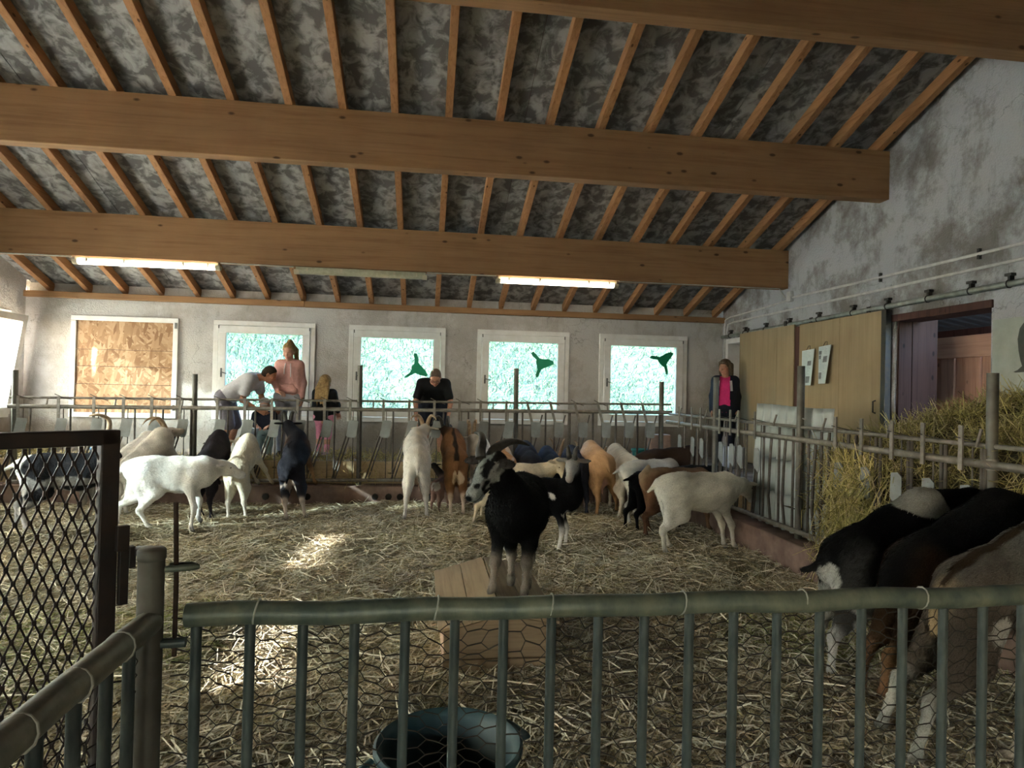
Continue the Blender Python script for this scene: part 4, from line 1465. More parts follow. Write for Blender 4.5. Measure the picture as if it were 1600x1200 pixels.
goat('ginger and white mottled goat behind the long horn, head in the back fence', AX(789, 8.6), 90, 1.03, 13,
     poll=at(790, 722, y=9.2), muz=at(790, 742, y=9.4), coat=OR, seed=16, mottled=.75)
goat('cream goat walking to the right behind the horned goat, head turned down', AX(776, 8.02), 4, .98, 0,
     hind=[W2(738, 818), W2(752, 807)], poll=at(874, 724, y=8.0), muz=at(886, 748, y=7.9), coat=CR, seed=17, pal={'neck': (.72, .60, .42)}, ears=(-15, 20))

# --- rearing goats at the middle of the back fence
kz = .285
def kerbfeet(x): return [(x - .09, 9.19, kz), (x + .09, 9.2, kz)]
goat('white goat reared up on the kerb, facing the man in the black shirt', (-.05, 8.30), 92, 1.08, 22,
     hind=[W2(631, 816), W2(667, 812)], front=kerbfeet(-.03), poll=at(664, 670, y=9.0), muz=at(668, 668, y=9.25), coat=(.76, .72, .66), seed=18, udder=1.3, h=.0115, hz=.63,
     pal={'back': (.66, .58, .46), 'udder': (.40, .27, .22), 'head': (.72, .64, .5)}, horns=sickle(.17, .10), hornmat='horn_tan', ears=(-8, 0), tail=(-75, 0), legx=.6)
goat('brown goat with a dark stripe down its back, reared up beside the white one', (.44, 8.55), 92, 1.05, 26,
     hind=[W2(704, 808), W2(724, 806)], front=kerbfeet(.40), poll=at(696, 672, y=9.15), muz=at(703, 664, y=9.36), coat=(.27, .135, .06), stripe=(.03, .02, .015), seed=19, hz=.63,
     pal={'neck': (.09, .05, .03), 'head': (.06, .04, .03), 'hl': (.62, .52, .42), 'ear': (.1, .06, .04)}, patches=[((-.16, 0, -.10), .085, (.60, .45, .30))], horns=sickle(.22, .07), tail=(-50, 0), legx=.6)
goat('white goat reared up behind the brown striped one, its thin horn rising', (.80, 8.72), 92, 1.0, 30,
     front=kerbfeet(.80), poll=at(737, 686, y=9.2), muz=at(737, 690, y=9.4), coat=WH, seed=20, horns=sickle(.26, .03), hornmat='horn_tan', pal={'hl': (.35, .3, .28)}, mottled=.15)
goat('small kid with dark head and pinkish body between the white and the brown goat', AX(684, 8.62), 68, .56, 8,
     poll=at(678, 727, y=8.95), muz=at(676, 727, y=9.05), coat=(.36, .22, .18), pal={'neck': (.03, .022, .02), 'head': (.02, .018, .018), 'back': (.10, .06, .05)}, patches=[((-.12, -.05, .0), .10, WH)], seed=22, tail=(-50, 0))

# --- left half of the back fence
goat('black goat with white hind legs reared up below the woman in pink', AX(455, 8.42), 91, 1.02, 33,
     hind=[W2(447, 812), W2(478, 810)], front=[(-1.72, 9.19, kz), (-1.40, 9.2, kz)], poll=at(450, 664, y=9.08), muz=at(447, 668, y=9.33), coat=(.016, .016, .022), seed=23, hz=.57, h=.0115,
     pal={'hl': (.60, .50, .42), 'fl': (.40, .24, .12), 'fu': (.16, .09, .05)}, patches=[((-.14, 0, -.12), .095, (.55, .44, .38)), ((.0, -.10, -.16), .08, (.50, .46, .46))], horns=sickle(.17, .05), tail=(-45, 0), legx=.6)
goat('cream goat with pink udder reared up between the two black ones', AX(369, 8.5), 87, .98, 33,
     hind=[W2(357, 809), W2(385, 807)], front=kerbfeet(-2.05), poll=at(373, 692, y=9.1), muz=at(381, 708, y=9.33), coat=(.76, .69, .55), seed=24, udder=1.1, hz=.57, tail=(-40, 20), pal={'hl': (.74, .66, .58)}, legx=.6)
goat('black goat reared up at the fence below the bending man, seen from behind', AX(318, 8.6), 84, .98, 33,
     hind=[W2(331, 811), W2(316, 806)], front=kerbfeet(-2.55), poll=at(338, 696, y=9.1), muz=at(347, 700, y=9.25), coat=(.022, .018, .022), seed=25, tail=(-60, 0), legx=.6, horns=sickle(.1, .04))
goat('bright sunlit white goat walking to the right in the left half of the pen', AX(224, 7.62), 9, 1.06, 0,
     hind=[AX(184, 7.75), AX(236, 7.62)], front=[AX(301, 7.45), (*AX(313, 7.62), .10)], poll=at(350, 729, y=7.85), muz=at(376, 738, y=7.9), coat=(.86, .84, .80), seed=26, udder=1.0, h=.011, tail=(-50, 0), eartag=1, ears=(-10, 25))
goat('white bearded goat with raised horned head, reared up behind the sunlit one', AX(202, 8.52), 54, .97, 42,
     front=[(-2.98, 9.19, kz), (-2.8, 9.2, kz)], poll=at(259, 676, y=9.1), muz=at(277, 672, y=9.2), coat=(.80, .74, .66), seed=27, hz=.53, horns=sickle(.24, .05), hornmat='horn_tan', tail=(-40, 0), ears=(10, 20), beard=True)
goat('white goat with lowered head reared up next to the black gate stile', AX(178, 8.78), 52, .97, 36,
     front=[(-3.32, 9.19, kz), (-3.15, 9.2, kz)], poll=at(222, 700, y=9.2), muz=at(232, 722, y=9.35), coat=(.80, .76, .72), seed=28, hz=.53, tail=(-45, 0), mottled=.1)
goat('grey black goat with a white rump, seen through the black gate', AX(58, 7.75), 12, 1.08, 0,
     hind=[W2(25, 822), W2(41, 832)], front=[W2(117, 814), W2(138, 812)], poll=at(158, 692, y=7.95), muz=at(178, 704, y=8.0), coat=(.016, .016, .019), seed=29, mottled=.28,
     pal={'hl': (.62, .6, .6), 'tail': WH, 'fl': (.42, .33, .24)}, patches=[((-.13, 0, .04), .11, WH), ((-.12, -.07, -.14), .12, (.65, .63, .62))], horns=sickle(.26, .05), hornmat='horn_tan', tail=(-30, 0), h=.0115)

# --- three big goats in the right foreground reaching over the kerb into the hay
goat('black goat with white shoulder patch, farthest of the three at the right kerb', (2.50, 3.62), 6, 1.06, 27, h=.0105, hairs=9000,
     hind=[W2(1297, 1062), W2(1284, 1020)], front=[(3.42, 3.56, .28), (3.44, 3.78, .28)], poll=(3.44, 3.75, .99), muz=(3.66, 3.79, .86), coat=BK, seed=30, hz=.60, legx=.7, fat=1.05,
     pal={'hl': (.52, .52, .50), 'hu': (.05, .05, .05), 'tail': (.02, .02, .022)}, patches=[((-.14, -.02, .01), .085, (.60, .60, .57)), ((.52, -.02, .03), .15, (.36, .36, .33)), ((.0, -.09, -.27), .19, (.46, .46, .44)), ((.0, .09, -.27), .19, (.46, .46, .44))], tail=(-8, 0))
goat('black goat with brown legs, middle one of the three at the right kerb', (2.66, 3.27), 6, 1.10, 27, h=.0105, hairs=9000,
     hind=[W2(1375, 1096), W2(1341, 1086)], front=[(3.42, 3.2, .28), (3.44, 3.4, .28)], poll=(3.46, 3.36, 1.0), muz=(3.68, 3.4, .86), coat=(.009, .009, .010), seed=31, hz=.62, legx=.8, fat=1.08,
     pal={'hl': (.30, .17, .09), 'hu': (.06, .035, .02)}, patches=[((.02, -.06, -.22), .08, (.16, .09, .05))], tail=(-60, 0))
goat('grey brown goat with dark back stripe, nearest of the three at the right kerb', (2.62, 2.86), 6, 1.10, 24, h=.0095, hairs=12000,
     hind=[W2(1372, 1142), W2(1424, 1196)], front=[(3.42, 2.78, .28), (3.44, 3.0, .28)], poll=(3.48, 2.95, .98), muz=(3.68, 3.0, .82), coat=(.17, .165, .15), seed=32, hz=.62, legx=.8, fat=1.08, stripe=(.05, .032, .02),
     pal={'hl': (.50, .50, .44), 'hu': (.12, .10, .08), 'tail': (.50, .38, .22), 'rump': (.15, .13, .11)}, patches=[((-.06, -.10, -.10), .07, (.55, .54, .50))], tail=(-80, 0), fluff=.012)
goat('tan and white goat at the right edge, only its hind leg in view', (2.93, 2.46), 10, 1.0, 20, h=.013,
     hind=[W2(1563, 1192), W2(1600, 1150)], front=[(3.42, 2.4, .28), (3.44, 2.6, .28)], poll=(3.46, 2.6, .95), muz=(3.66, 2.64, .82), coat=(.38, .25, .13), seed=33, pal={'hl': (.5, .42, .32), 'hu': (.34, .22, .12)})
# ------------------------------------------------------------------ people
M['skin'] = attr_mat('skin', .55, False)
SK = (.50, .27, .19)


def cloth(name, c, c2=None, scale=30, rough=.85):
    m, t, b = nodes(name)
    b.inputs['Roughness'].default_value = rough
    b.inputs['Specular IOR Level'].default_value = .2
    v = coords(t)
    t.links.new(ramp(t, noise(t, v, scale, 3), [(.35, c2 or tuple(x * .85 for x in c)), (.65, c)]), b.inputs['Base Color'])
    ad = N(t, 'ShaderNodeMath', operation='ADD')
    t.links.new(noise(t, coords(t, (1, 1, .45)), 9, 3, .5, 1.5), ad.inputs[0]); t.links.new(noise(t, v, 160, 2), ad.inputs[1])
    bump(t, b, ad.outputs[0], .5, .02)
    return m


def hand(f, W, d, nrm, s=1.0, curl=.5, left=False):
    """palm and five fingers from the wrist W along d, palm facing nrm"""
    d = np.array(d, float); d /= np.linalg.norm(d)
    nrm = np.array(nrm, float); nrm -= d * (d @ nrm); nrm /= np.linalg.norm(nrm)
    sd = np.cross(d, nrm) * (-1 if left else 1)
    pt = lambda a, b, c: W + s * (a * d + b * sd + c * nrm)
    f.cone(pt(-.03, 0, 0), pt(.02, 0, 0), .024 * s, .022 * s, .01, 'skin')
    for b in (-.026, -.009, .009, .026):
        f.cone(pt(.015, b * .6, 0), pt(.082, b, 0), .014 * s, .0125 * s, .012, 'skin')
    for b, l in ((-.030, .062), (-.010, .075), (.010, .082), (.030, .072)):
        a0 = curl * .45; p = pt(.085, b, 0); k = 0
        for j, fr in enumerate((.45, .32, .23)):
            a1 = curl * (.5 + .75 * j)
            q = p + s * l * fr * (math.cos(a1) * d + math.sin(a1) * nrm)
            f.cone(p, q, (.0088 - .0008 * j) * s, (.0082 - .0009 * j) * s, .003, 'skin')
            p = q
    p = pt(.02, .026, .004); q = p + s * (.035 * d + .030 * sd + .012 * nrm); r = q + s * (.030 * d + .008 * sd + .012 * nrm)
    f.cone(p, q, .0125 * s, .0100 * s, .006, 'skin'); f.cone(q, r, .0098 * s, .0078 * s, .004, 'skin')


def head(f, c0, fwd, up, s=1.0):
    R = look_R(fwd, up)
    hp = lambda a, l, u: c0 + s * (R[:, 0] * a + R[:, 1] * l + R[:, 2] * u)
    f.ell(hp(-.012, 0, .03), np.array([.092, .075, .088]) * s, R, .02, 'skin')
    f.ell(hp(.022, 0, -.035), np.array([.066, .060, .082]) * s, R, .03, 'skin')
    f.cone(hp(.055, 0, -.085), hp(.07, 0, -.092), .026 * s, .02 * s, .03, 'skin')       # chin
    f.cone(hp(.086, 0, .012), hp(.108, 0, -.026), .010 * s, .014 * s, .014, 'skin')      # nose
    for sg in (-1, 1):
        f.cone(hp(.074, sg * .018, .030), hp(.062, sg * .05, .030), .012 * s, .012 * s, .015, 'brow')
        f.ell(hp(.06, sg * .045, -.022), np.array([.026, .022, .024]) * s, R, .03, 'cheek')
        f.ell(hp(-.008, sg * .078, -.008), np.array([.018, .009, .032]) * s, R, .008, 'skin')
    f.cone(hp(.085, -.02, -.062), hp(.085, .02, -.062), .0085 * s, .0085 * s, .008, 'lip')
    return hp


def person(label, loc, rz, J, skin=SK, hair=None, hsize=1.0, garments=(), lipc=(.42, .15, .13), browc=None, h=.0115, handc=.5, sc=1.0, limb=1.0, z=AISLE):
    """J: joints in metres in the person's own frame (x to its left as seen from the front = picture right at rz 0, -y forwards)"""
    root = empty('person', (loc[0], loc[1], z), math.radians(rz))
    tag(root, label, 'person', None)
    A = {k: np.array(v, float) for k, v in J.items()}
    f = Sdf()
    l = limb
    wd = lambda a, b, t: A[a] * (1 - t) + A[b] * t
    mid = (A['hipL'] + A['hipR']) / 2; ch = (A['shL'] + A['shR']) / 2
    for s_ in 'LR':
        sh, hp_ = A['sh' + s_], A['hip' + s_]
        f.cone(hp_ * .8 + mid * .2, sh * .62 + ch * .38 - (ch - mid) * .14, .105 * l, .105 * l, .06, 'skin')
        f.cone(ch * .45 + sh * .55, sh, .062 * l, .055 * l, .05, 'skin')
        f.cone(sh, A['el' + s_], .052 * l, .040 * l, .03, 'skin'); f.cone(A['el' + s_], A['wr' + s_], .040 * l, .026 * l, .02, 'skin')
        f.cone(hp_, A['kn' + s_], .086 * l, .056 * l, .05, 'skin'); f.cone(A['kn' + s_], A['an' + s_], .054 * l, .036 * l, .02, 'skin')
        kc = wd('kn' + s_, 'an' + s_, .3); f.cone(kc, wd('kn' + s_, 'an' + s_, .5), .056 * l, .05 * l, .03, 'skin')
    f.cone(mid, mid * .5 + ch * .5, .11 * l, .10 * l, .06, 'skin'); f.cone(mid * .5 + ch * .5, ch - (ch - mid) * .1, .10 * l, .105 * l, .06, 'skin')
    hc = A['head']; fw_ = A['face']; up_ = A.get('up', np.array([0, 0, 1.0]))
    R = look_R(fw_, up_)
    hp = head(f, hc, fw_, up_, hsize)
    f.cone(ch + (ch - mid) / np.linalg.norm(ch - mid) * .02, hc - hsize * (R[:, 2] * .05 + R[:, 0] * .02), .058 * l, .050 * l, .03, 'skin')
    V, Q = f.surf(h)
    pal = {'skin': skin, 'cheek': tuple(x * y for x, y in zip(skin, (1.05, .9, .9))), 'lip': lipc, 'brow': browc or tuple(x * .75 for x in skin)}
    Cc = f.colors(V, pal, .006)
    # hands, finer
    for s_ in 'LR':
        hf = Sdf()
        dd = A['wr' + s_] - A['el' + s_]
        dd = A['hd' + s_] if 'hd' + s_ in A else dd
        hand(hf, A['wr' + s_], dd, A.get('pm' + s_, np.array([0.0, -.2, -1]) if abs(dd[2]) < .2 else np.array([-.8 if s_ == 'L' else .8, .0, .1])), .95 * hsize, handc, s_ == 'L')
        V2, Q2 = hf.surf(.0042)
        Q = np.concatenate([Q, Q2 + len(V)]); V = np.concatenate([V, V2]); Cc = np.concatenate([Cc, np.tile(np.array(skin) * .97, (len(V2), 1))])
    link('body', quads_mesh('person_body', V, Q, True, Cc), M['skin'], root)
    for sg in (-1, 1):
        g = MB(); g.lathe([(0, -1), (.7, -.7), (1, 0), (.7, .7), (0, 1)], (0, 0, 0), 8)
        me = g.mesh('eye', True); me.transform(Matrix.Scale(.0105 * hsize, 4)); link('eye', me, M['eye'], root, tuple(hp(.072, sg * .031, .008)))
    if hair:
        hair(root, hp, R, hsize)
    for G in garments:
        G(root, A, l, hp)
    return root


def garment(name, mat, cones, planes=(), h=.0115, k=.035):
    def make(root, A, l, hp):
        f = Sdf()
        for a, b, ra, rb in cones(A, l):
            f.cone(a, b, ra, rb, k, 0)
        V, Q = f.surf(h, planes(A, l) if callable(planes) else planes)
        link(name, quads_mesh(name, V, Q), mat, root)
    return make


def torso_cones(A, l, g=.018, hem=0.0):
    mid = (A['hipL'] + A['hipR']) / 2; ch = (A['shL'] + A['shR']) / 2
    out = []
    for s_ in 'LR':
        sh, hp_ = A['sh' + s_], A['hip' + s_]
        out.append((hp_ * .8 + mid * .2 - (ch - mid) * hem, sh * .62 + ch * .38 - (ch - mid) * .14, .105 * l + g, .105 * l + g))
        out.append((ch * .45 + sh * .55, sh, .062 * l + g, .055 * l + g * 1.2))
    out.append((mid - (ch - mid) * hem, mid * .5 + ch * .5, .11 * l + g, .10 * l + g)); out.append((mid * .5 + ch * .5, ch - (ch - mid) * .1, .10 * l + g, .105 * l + g))
    return out


def top(mat, sleeve=.55, g=.018, name='shirt', hem=.05, planes=None):
    def cones(A, l):
        out = torso_cones(A, l, g, hem)
        for s_ in 'LR':
            sh, el, wr = A['sh' + s_], A['el' + s_], A['wr' + s_]
            if sleeve <= 1:
                e = sh + (el - sh) * sleeve; out.append((sh, e, .052 * l + g * 1.2, .046 * l + g * 1.3))
            else:
                out.append((sh, el, .052 * l + g * 1.2, .042 * l + g)); e = el + (wr - el) * (sleeve - 1); out.append((el, e, .042 * l + g, .030 * l + g * .8))
        return out
    def cut(A, l):
        mid = (A['hipL'] + A['hipR']) / 2; ch = (A['shL'] + A['shR']) / 2; d = (ch - mid) / np.linalg.norm(ch - mid)
        pl = [(mid - d * .06, -d)]
        for s_ in 'LR':
            pass
        return pl
    return garment(name, mat, cones, cut)


def bottoms(mat, length=2.0, g=.014, name='trousers', flare=0.0):
    def cones(A, l):
        mid = (A['hipL'] + A['hipR']) / 2; ch = (A['shL'] + A['shR']) / 2
        out = [(A['hipL'], A['hipR'], .112 * l + g, .112 * l + g), (mid, mid + (ch - mid) * .16, .11 * l + g, .10 * l + g)]
        for s_ in 'LR':
            hp_, kn, an = A['hip' + s_], A['kn' + s_], A['an' + s_]
            if length <= 1:
                out.append((hp_, hp_ + (kn - hp_) * length, .09 * l + g, .066 * l + g + flare))
            else:
                out.append((hp_, kn, .088 * l + g, .058 * l + g)); out.append((kn, kn + (an - kn) * (length - 1), .058 * l + g, .04 * l + g + flare))
        return out
    return garment(name, mat, cones)


def shoes(mat):
    def make(root, A, l, hp):
        for s_ in 'LR':
            a = A['an' + s_]; t = A.get('toe', np.array([0, -1.0, 0]))
            f = Sdf(); f.cone(np.array([a[0], a[1], .045]) - t * .03, np.array([a[0], a[1], .035]) + t * .13 * l, .045 * l, .036 * l, .02, 0); f.cone(np.array([a[0], a[1], .085]), np.array([a[0], a[1], .05]), .042 * l, .045 * l, .02, 0)
            V, Q = f.surf(.011, [((0, 0, .002), (0, 0, -1))]); link('shoe', quads_mesh('shoe', V, Q), mat, root)
    return make


def hair_short(mat, grow=.010, front=.045):
    def make(root, hp, R, s):
        f = Sdf(); f.ell(hp(-.016, 0, .036), np.array([.092 + grow, .075 + grow, .088 + grow]) * s, R, .02, 0); f.ell(hp(-.045, 0, -.01), np.array([.062 + grow, .068 + grow, .075 + grow]) * s, R, .03, 0)
        V, Q = f.surf(.009, [(hp(front, 0, .045), R[:, 0] * 1.0 - R[:, 2] * .55), (hp(0, 0, -.062), -R[:, 2])])
        link('hair', quads_mesh('hair', V, Q), mat, root)
    return make


M['hair_d'] = cloth('dark brown short hair', (.045, .028, .018), (.02, .013, .009), 70)
M['hair_b'] = cloth('blond hair', (.42, .28, .13), (.24, .15, .065), 40)
M['hair_bl'] = cloth('ash blond hair', (.20, .15, .10), (.10, .075, .05), 40)
M['hair_g'] = cloth('cropped grey brown hair', (.17, .13, .105), (.11, .085, .07), 80)
M['shirt_g'] = cloth('light grey cotton', (.55, .55, .58))
M['short_g'] = cloth('grey violet cotton', (.20, .19, .23))
M['pinkhood'] = cloth('pink sweat fabric', (.66, .36, .33))
M['jeans_l'] = cloth('pale grey denim', (.36, .36, .41))
M['navy'] = cloth('navy fabric', (.016, .02, .035))
M['blackc'] = cloth('black cotton', (.012, .013, .015))
M['mag'] = cloth('magenta fleece', (.62, .035, .19))
M['whitec'] = cloth('white cotton', (.7, .7, .72))
M['leg_p'] = cloth('pink leggings', (.72, .28, .42))
M['teal_g'] = cloth('pale teal jersey', (.30, .42, .45))
M['lilac'] = plain('lilac shoe', (.45, .33, .6), .6)
M['shoe_d'] = plain('dark shoe', (.03, .03, .035), .6)
M['cap'] = cloth('grey cap cloth', (.42, .38, .38))
M['bucketp'] = plain('pale blue plastic', (.42, .52, .66), .4, (.38, .48, .6), 8, 0, 0)

# the woman in the pink hoodie
def pony(root, hp, R, s):
    hair_short(M['hair_b'], .012, .035)(root, hp, R, s)
    f = Sdf(); f.cone(hp(-.06, 0, .10), hp(-.075, 0, .125), .045, .038, .02, 0)
    f.cone(hp(-.08, .02, .10), hp(-.10, .07, -.02), .035, .04, .03, 0); f.cone(hp(-.10, .07, -.02), hp(-.02, .105, -.17), .04, .03, .03, 0); f.cone(hp(-.02, .105, -.17), hp(.03, .11, -.26), .03, .008, .03, 0)
    V, Q = f.surf(.010); link('ponytail', quads_mesh('ponytail', V, Q), M['hair_b'], root)
def hood(root, A, l, hp):
    f = Sdf(); ch = (A['shL'] + A['shR']) / 2
    n = 14
    for i in range(n):
        a, b = [2 * math.pi * k / n for k in (i, i + 1)]
        P = lambda q: ch + np.array([.085 * math.cos(q), .02 + .075 * math.sin(q), .045 + .03 * math.sin(q)])
        f.cone(P(a), P(b), .034, .034, .01, 0)
    V, Q = f.surf(.011); link('hood', quads_mesh('hood', V, Q), M['pinkhood'], root)
    for sg in (-1, 1):
        g = MB(); g.tube([ch + np.array([sg * .035, -.115, .02]), ch + np.array([sg * .045, -.142, -.06]), ch + np.array([sg * .047, -.15, -.16 - .02 * sg])], .0065, 6); g.build('drawstring', M['whitec'], root, True)
    f = Sdf(); mid = (A['hipL'] + A['hipR']) / 2; f.cone(mid + np.array([-.09, -.105, .10]), mid + np.array([.09, -.105, .10]), .055, .055, .02, 0); f.cone(mid + np.array([-.07, -.11, .17]), mid + np.array([.07, -.11, .17]), .035, .035, .02, 0)
    V, Q = f.surf(.012); link('pocket', quads_mesh('pocket', V, Q), M['pinkhood'], root)
x = AX(449, 10.2)[0]
person('person in a pink hooded sweatshirt with blond ponytail, looking down', (x, 10.2), 0,
       dict(hipL=(.10, .02, .88), hipR=(-.10, .02, .88), shL=(.135, .0, 1.355), shR=(-.135, .0, 1.355), elL=(.19, .02, 1.09), elR=(-.195, -.03, 1.10), wrL=(.20, -.06, .87), wrR=(-.115, -.20, .96),
            knL=(.10, .0, .46), knR=(-.10, .0, .46), anL=(.10, .03, .08), anR=(-.11, .03, .08), head=(-.01, -.035, 1.555), face=(-.12, -.9, -.42), up=(0, -.3, 1), hdR=(.7, -.5, -.2), pmR=(0, .3, -1)),
       hair=pony, garments=[top(M['pinkhood'], 1.85, .016, 'hoodie', .10), bottoms(M['jeans_l']), hood, shoes(M['shoe_d'])], handc=.8, skin=(.56, .32, .24))

# the man in the grey shirt bending over the fence aisle, seen from his right side, facing picture right
x = AX(350, 9.98)[0]
person('person in a pale grey shirt and grey shorts bending down towards the small child', (x, 9.98), 90,
       dict(hipL=(.10, .0, .86), hipR=(-.10, .0, .86), shL=(.18, -.40, 1.15), shR=(-.17, -.37, 1.13), elL=(.17, -.46, .86), elR=(-.19, -.28, .83), wrL=(.10, -.62, .70), wrR=(-.12, -.50, .68),
            knL=(.11, -.12, .45), knR=(-.11, -.08, .45), anL=(.11, .0, .08), anR=(-.11, .05, .08), head=(.0, -.60, 1.20), face=(0, -.85, -.55), up=(0, -.6, .8), hdL=(-.1, -.8, -.4), hdR=(.1, -.8, -.4), pmL=(-1, 0, .2), pmR=(1, 0, .2)),
       hair=hair_short(M['hair_d'], .006, .04), garments=[top(M['shirt_g'], .62, .020, 'shirt', .10), bottoms(M['short_g'], .92, .012, 'shorts', .02), shoes(M['shoe_d'])], skin=(.44, .22, .14))

# the toddler with the little bucket
x = AX(412, 9.95)[0]
def capmk(root, A, l, hp):
    f = Sdf(); f.ell(hp(-.01, 0, .045), np.array([.098, .085, .082]) * .86, np.eye(3), .02, 0)
    V, Q = f.surf(.009, [(hp(0, 0, .035), (0, 0, -1))]); link('cap', quads_mesh('cap', V, Q), M['cap'], root)
    f = Sdf(); f.ell(hp(.10, 0, .035), (.05, .055, .012), look_R((0, -1, -.1)), .01, 0); V, Q = f.surf(.008); link('cap_peak', quads_mesh('cap_peak', V, Q), M['cap'], root)
person('small child in a grey cap, navy top and pale teal trousers, being shown a pail', (x, 9.95), 5,
       dict(hipL=(.065, .0, .38), hipR=(-.065, .0, .38), shL=(.115, .0, .615), shR=(-.115, .0, .615), elL=(.15, -.04, .50), elR=(-.15, -.04, .50), wrL=(.09, -.14, .47), wrR=(-.09, -.14, .47),
            knL=(.07, -.01, .21), knR=(-.07, -.01, .21), anL=(.07, .01, .06), anR=(-.07, .01, .06), head=(0, -.02, .76), face=(0, -.95, -.3), up=(0, -.2, 1)),
       hsize=.86, garments=[top(M['navy'], 1.8, .014, 'jumper', .05), bottoms(M['teal_g'], 1.95, .014), capmk, shoes(M['shoe_d'])], limb=.66, h=.010, skin=(.60, .36, .29))
root = empty('pail', (x - .10, 9.66, AISLE + .30)); tag(root, 'little pale blue pail held between the bending man and the child', 'pail')
g = MB(); g.lathe([(0, 0), (.062, 0), (.088, .13), (.094, .135), (.094, .142), (.086, .142), (.08, .13), (.058, .012), (0, .012)], (0, 0, 0), 24); g.build('bowl', M['bucketp'], root, True)
g = MB(); g.tube([(.09 * math.cos(q), .012, .135 + .10 * math.sin(q)) for q in np.linspace(0, math.pi, 12)], .003, 5); g.build('bail_handle', M['pale_wire'], root, True)

# the girl with long hair, back turned
def longhair(root, hp, R, s):
    hair_short(M['hair_b'], .016, .05)(root, hp, R, s)
    f = Sdf()
    r = np.random.default_rng(2)
    for k in range(11):
        a = -.085 + .017 * k
        f.cone(hp(-.07 + .3 * abs(a), a * .75, .05), hp(-.095, a * 1.0, -.12), .024, .03, .012, 0)
        f.cone(hp(-.095, a * 1.0, -.12), hp(-.085 + r.uniform(-.02, .02), a * 1.15 + r.uniform(-.015, .015), -.34 + r.uniform(-.06, .04)), .03, .008, .012, 0)
    V, Q = f.surf(.009); link('long_hair', quads_mesh('long_hair', V, Q), M['hair_b'], root)
x = AX(505, 10.15)[0]
person('girl with long blond hair, black top and pink leggings, seen from behind', (x, 10.15), 160,
       dict(hipL=(.075, .0, .60), hipR=(-.075, .0, .60), shL=(.13, .0, .95), shR=(-.13, .0, .95), elL=(.18, -.02, .77), elR=(-.18, -.05, .77), wrL=(.15, -.12, .62), wrR=(-.14, -.17, .66),
            knL=(.07, -.02, .33), knR=(-.07, -.0, .33), anL=(.07, .02, .07), anR=(-.075, .05, .07), head=(0, -.015, 1.10), face=(.1, -.95, -.2)),
       hsize=.92, hair=longhair, garments=[top(M['blackc'], 1.8, .016, 'jacket', .14), bottoms(M['leg_p'], 1.95, .006, 'leggings'), shoes(M['lilac'])], limb=.76, h=.0105)

# the man in black leaning over the fence
def specs(root, A, l, hp):
    g = MB()
    for sg in (-1, 1):
        g.tube([hp(.098 + .004 * math.cos(q), sg * .033 + .025 * math.cos(q), .004 + .018 * math.sin(q)) for q in np.linspace(0, 6.283, 13)], .0036, 6, False)
        g.tube([hp(.095, sg * .058, .008), hp(.0, sg * .082, .01)], .002, 5)
    g.tube([hp(.10, -.009, .006), hp(.10, .009, .006)], .002, 5)
    g.build('spectacles', M['steel_dark'], root)
x = AX(675, 10.05)[0]
person('person in a black shirt and glasses, leaning over the fence', (x, 10.05), 0,
       dict(hipL=(.11, .12, .88), hipR=(-.11, .12, .88), shL=(.175, -.20, 1.13), shR=(-.175, -.20, 1.13), elL=(.25, -.26, .86), elR=(-.26, -.28, .86), wrL=(.215, -.36, .63), wrR=(-.245, -.40, .63),
            knL=(.11, .03, .46), knR=(-.11, .03, .46), anL=(.12, .10, .08), anR=(-.12, .10, .08), head=(.02, -.40, 1.215), face=(-.05, -.72, -.72), up=(0, -.7, .7), hdL=(0, -.5, -.9), hdR=(0, -.5, -.9)),
       hair=hair_short(M['hair_g'], .004, .045), garments=[top(M['blackc'], .72, .014, 't_shirt', .06), bottoms(M['navy'], .8, .024, 'shorts', .02), specs, shoes(M['shoe_d'])], limb=1.0)

# the woman in the corner
def bob(root, hp, R, s):
    hair_short(M['hair_bl'], .018, .05)(root, hp, R, s)
    f = Sdf()
    for sg in (-1, 1):
        f.cone(hp(-.01, sg * .085, .04), hp(-.01, sg * .092, -.10), .032, .026, .03, 0); f.cone(hp(-.06, sg * .06, .03), hp(-.07, sg * .06, -.12), .05, .035, .03, 0)
    f.cone(hp(.06, -.05, .085), hp(.07, .05, .085), .022, .022, .02, 0)
    V, Q = f.surf(.010); link('hair_sides', quads_mesh('hair_sides', V, Q), M['hair_bl'], root)
def jacket(root, A, l, hp):
    f = Sdf()
    ch = (A['shL'] + A['shR']) / 2; mid = (A['hipL'] + A['hipR']) / 2
    for a, b, ra, rb in torso_cones(A, l, .027, .16):
        f.cone(a, b, ra, rb, .03, 0)
    for s_ in 'LR':
        f.cone(A['sh' + s_], A['el' + s_], .066, .058, .03, 0); f.cone(A['el' + s_], A['wr' + s_], .056, .044, .03, 0)
    V, Q = f.surf(.012, [(mid - np.array([0, 0, .10]), (0, 0, -1))])
    c = (V[Q].mean(1))
    front = (c[:, 1] < -.03) & (np.abs(c[:, 0]) < .075 + .03 * (1.32 - c[:, 2])) & (c[:, 2] > .7)
    link('jacket', quads_mesh('jacket', V, Q[~front]), M['navy'], root)
    for sg in (-1, 1):
        g = MB(); g.bar(ch + np.array([sg * .09, -.135, .0]), ch + np.array([sg * .105, -.155, -.16]), .035, .006, (0, 1, 0)); g.build('lapel_panel', M['whitec'], root)
x = AX(1131, 9.9)[0]
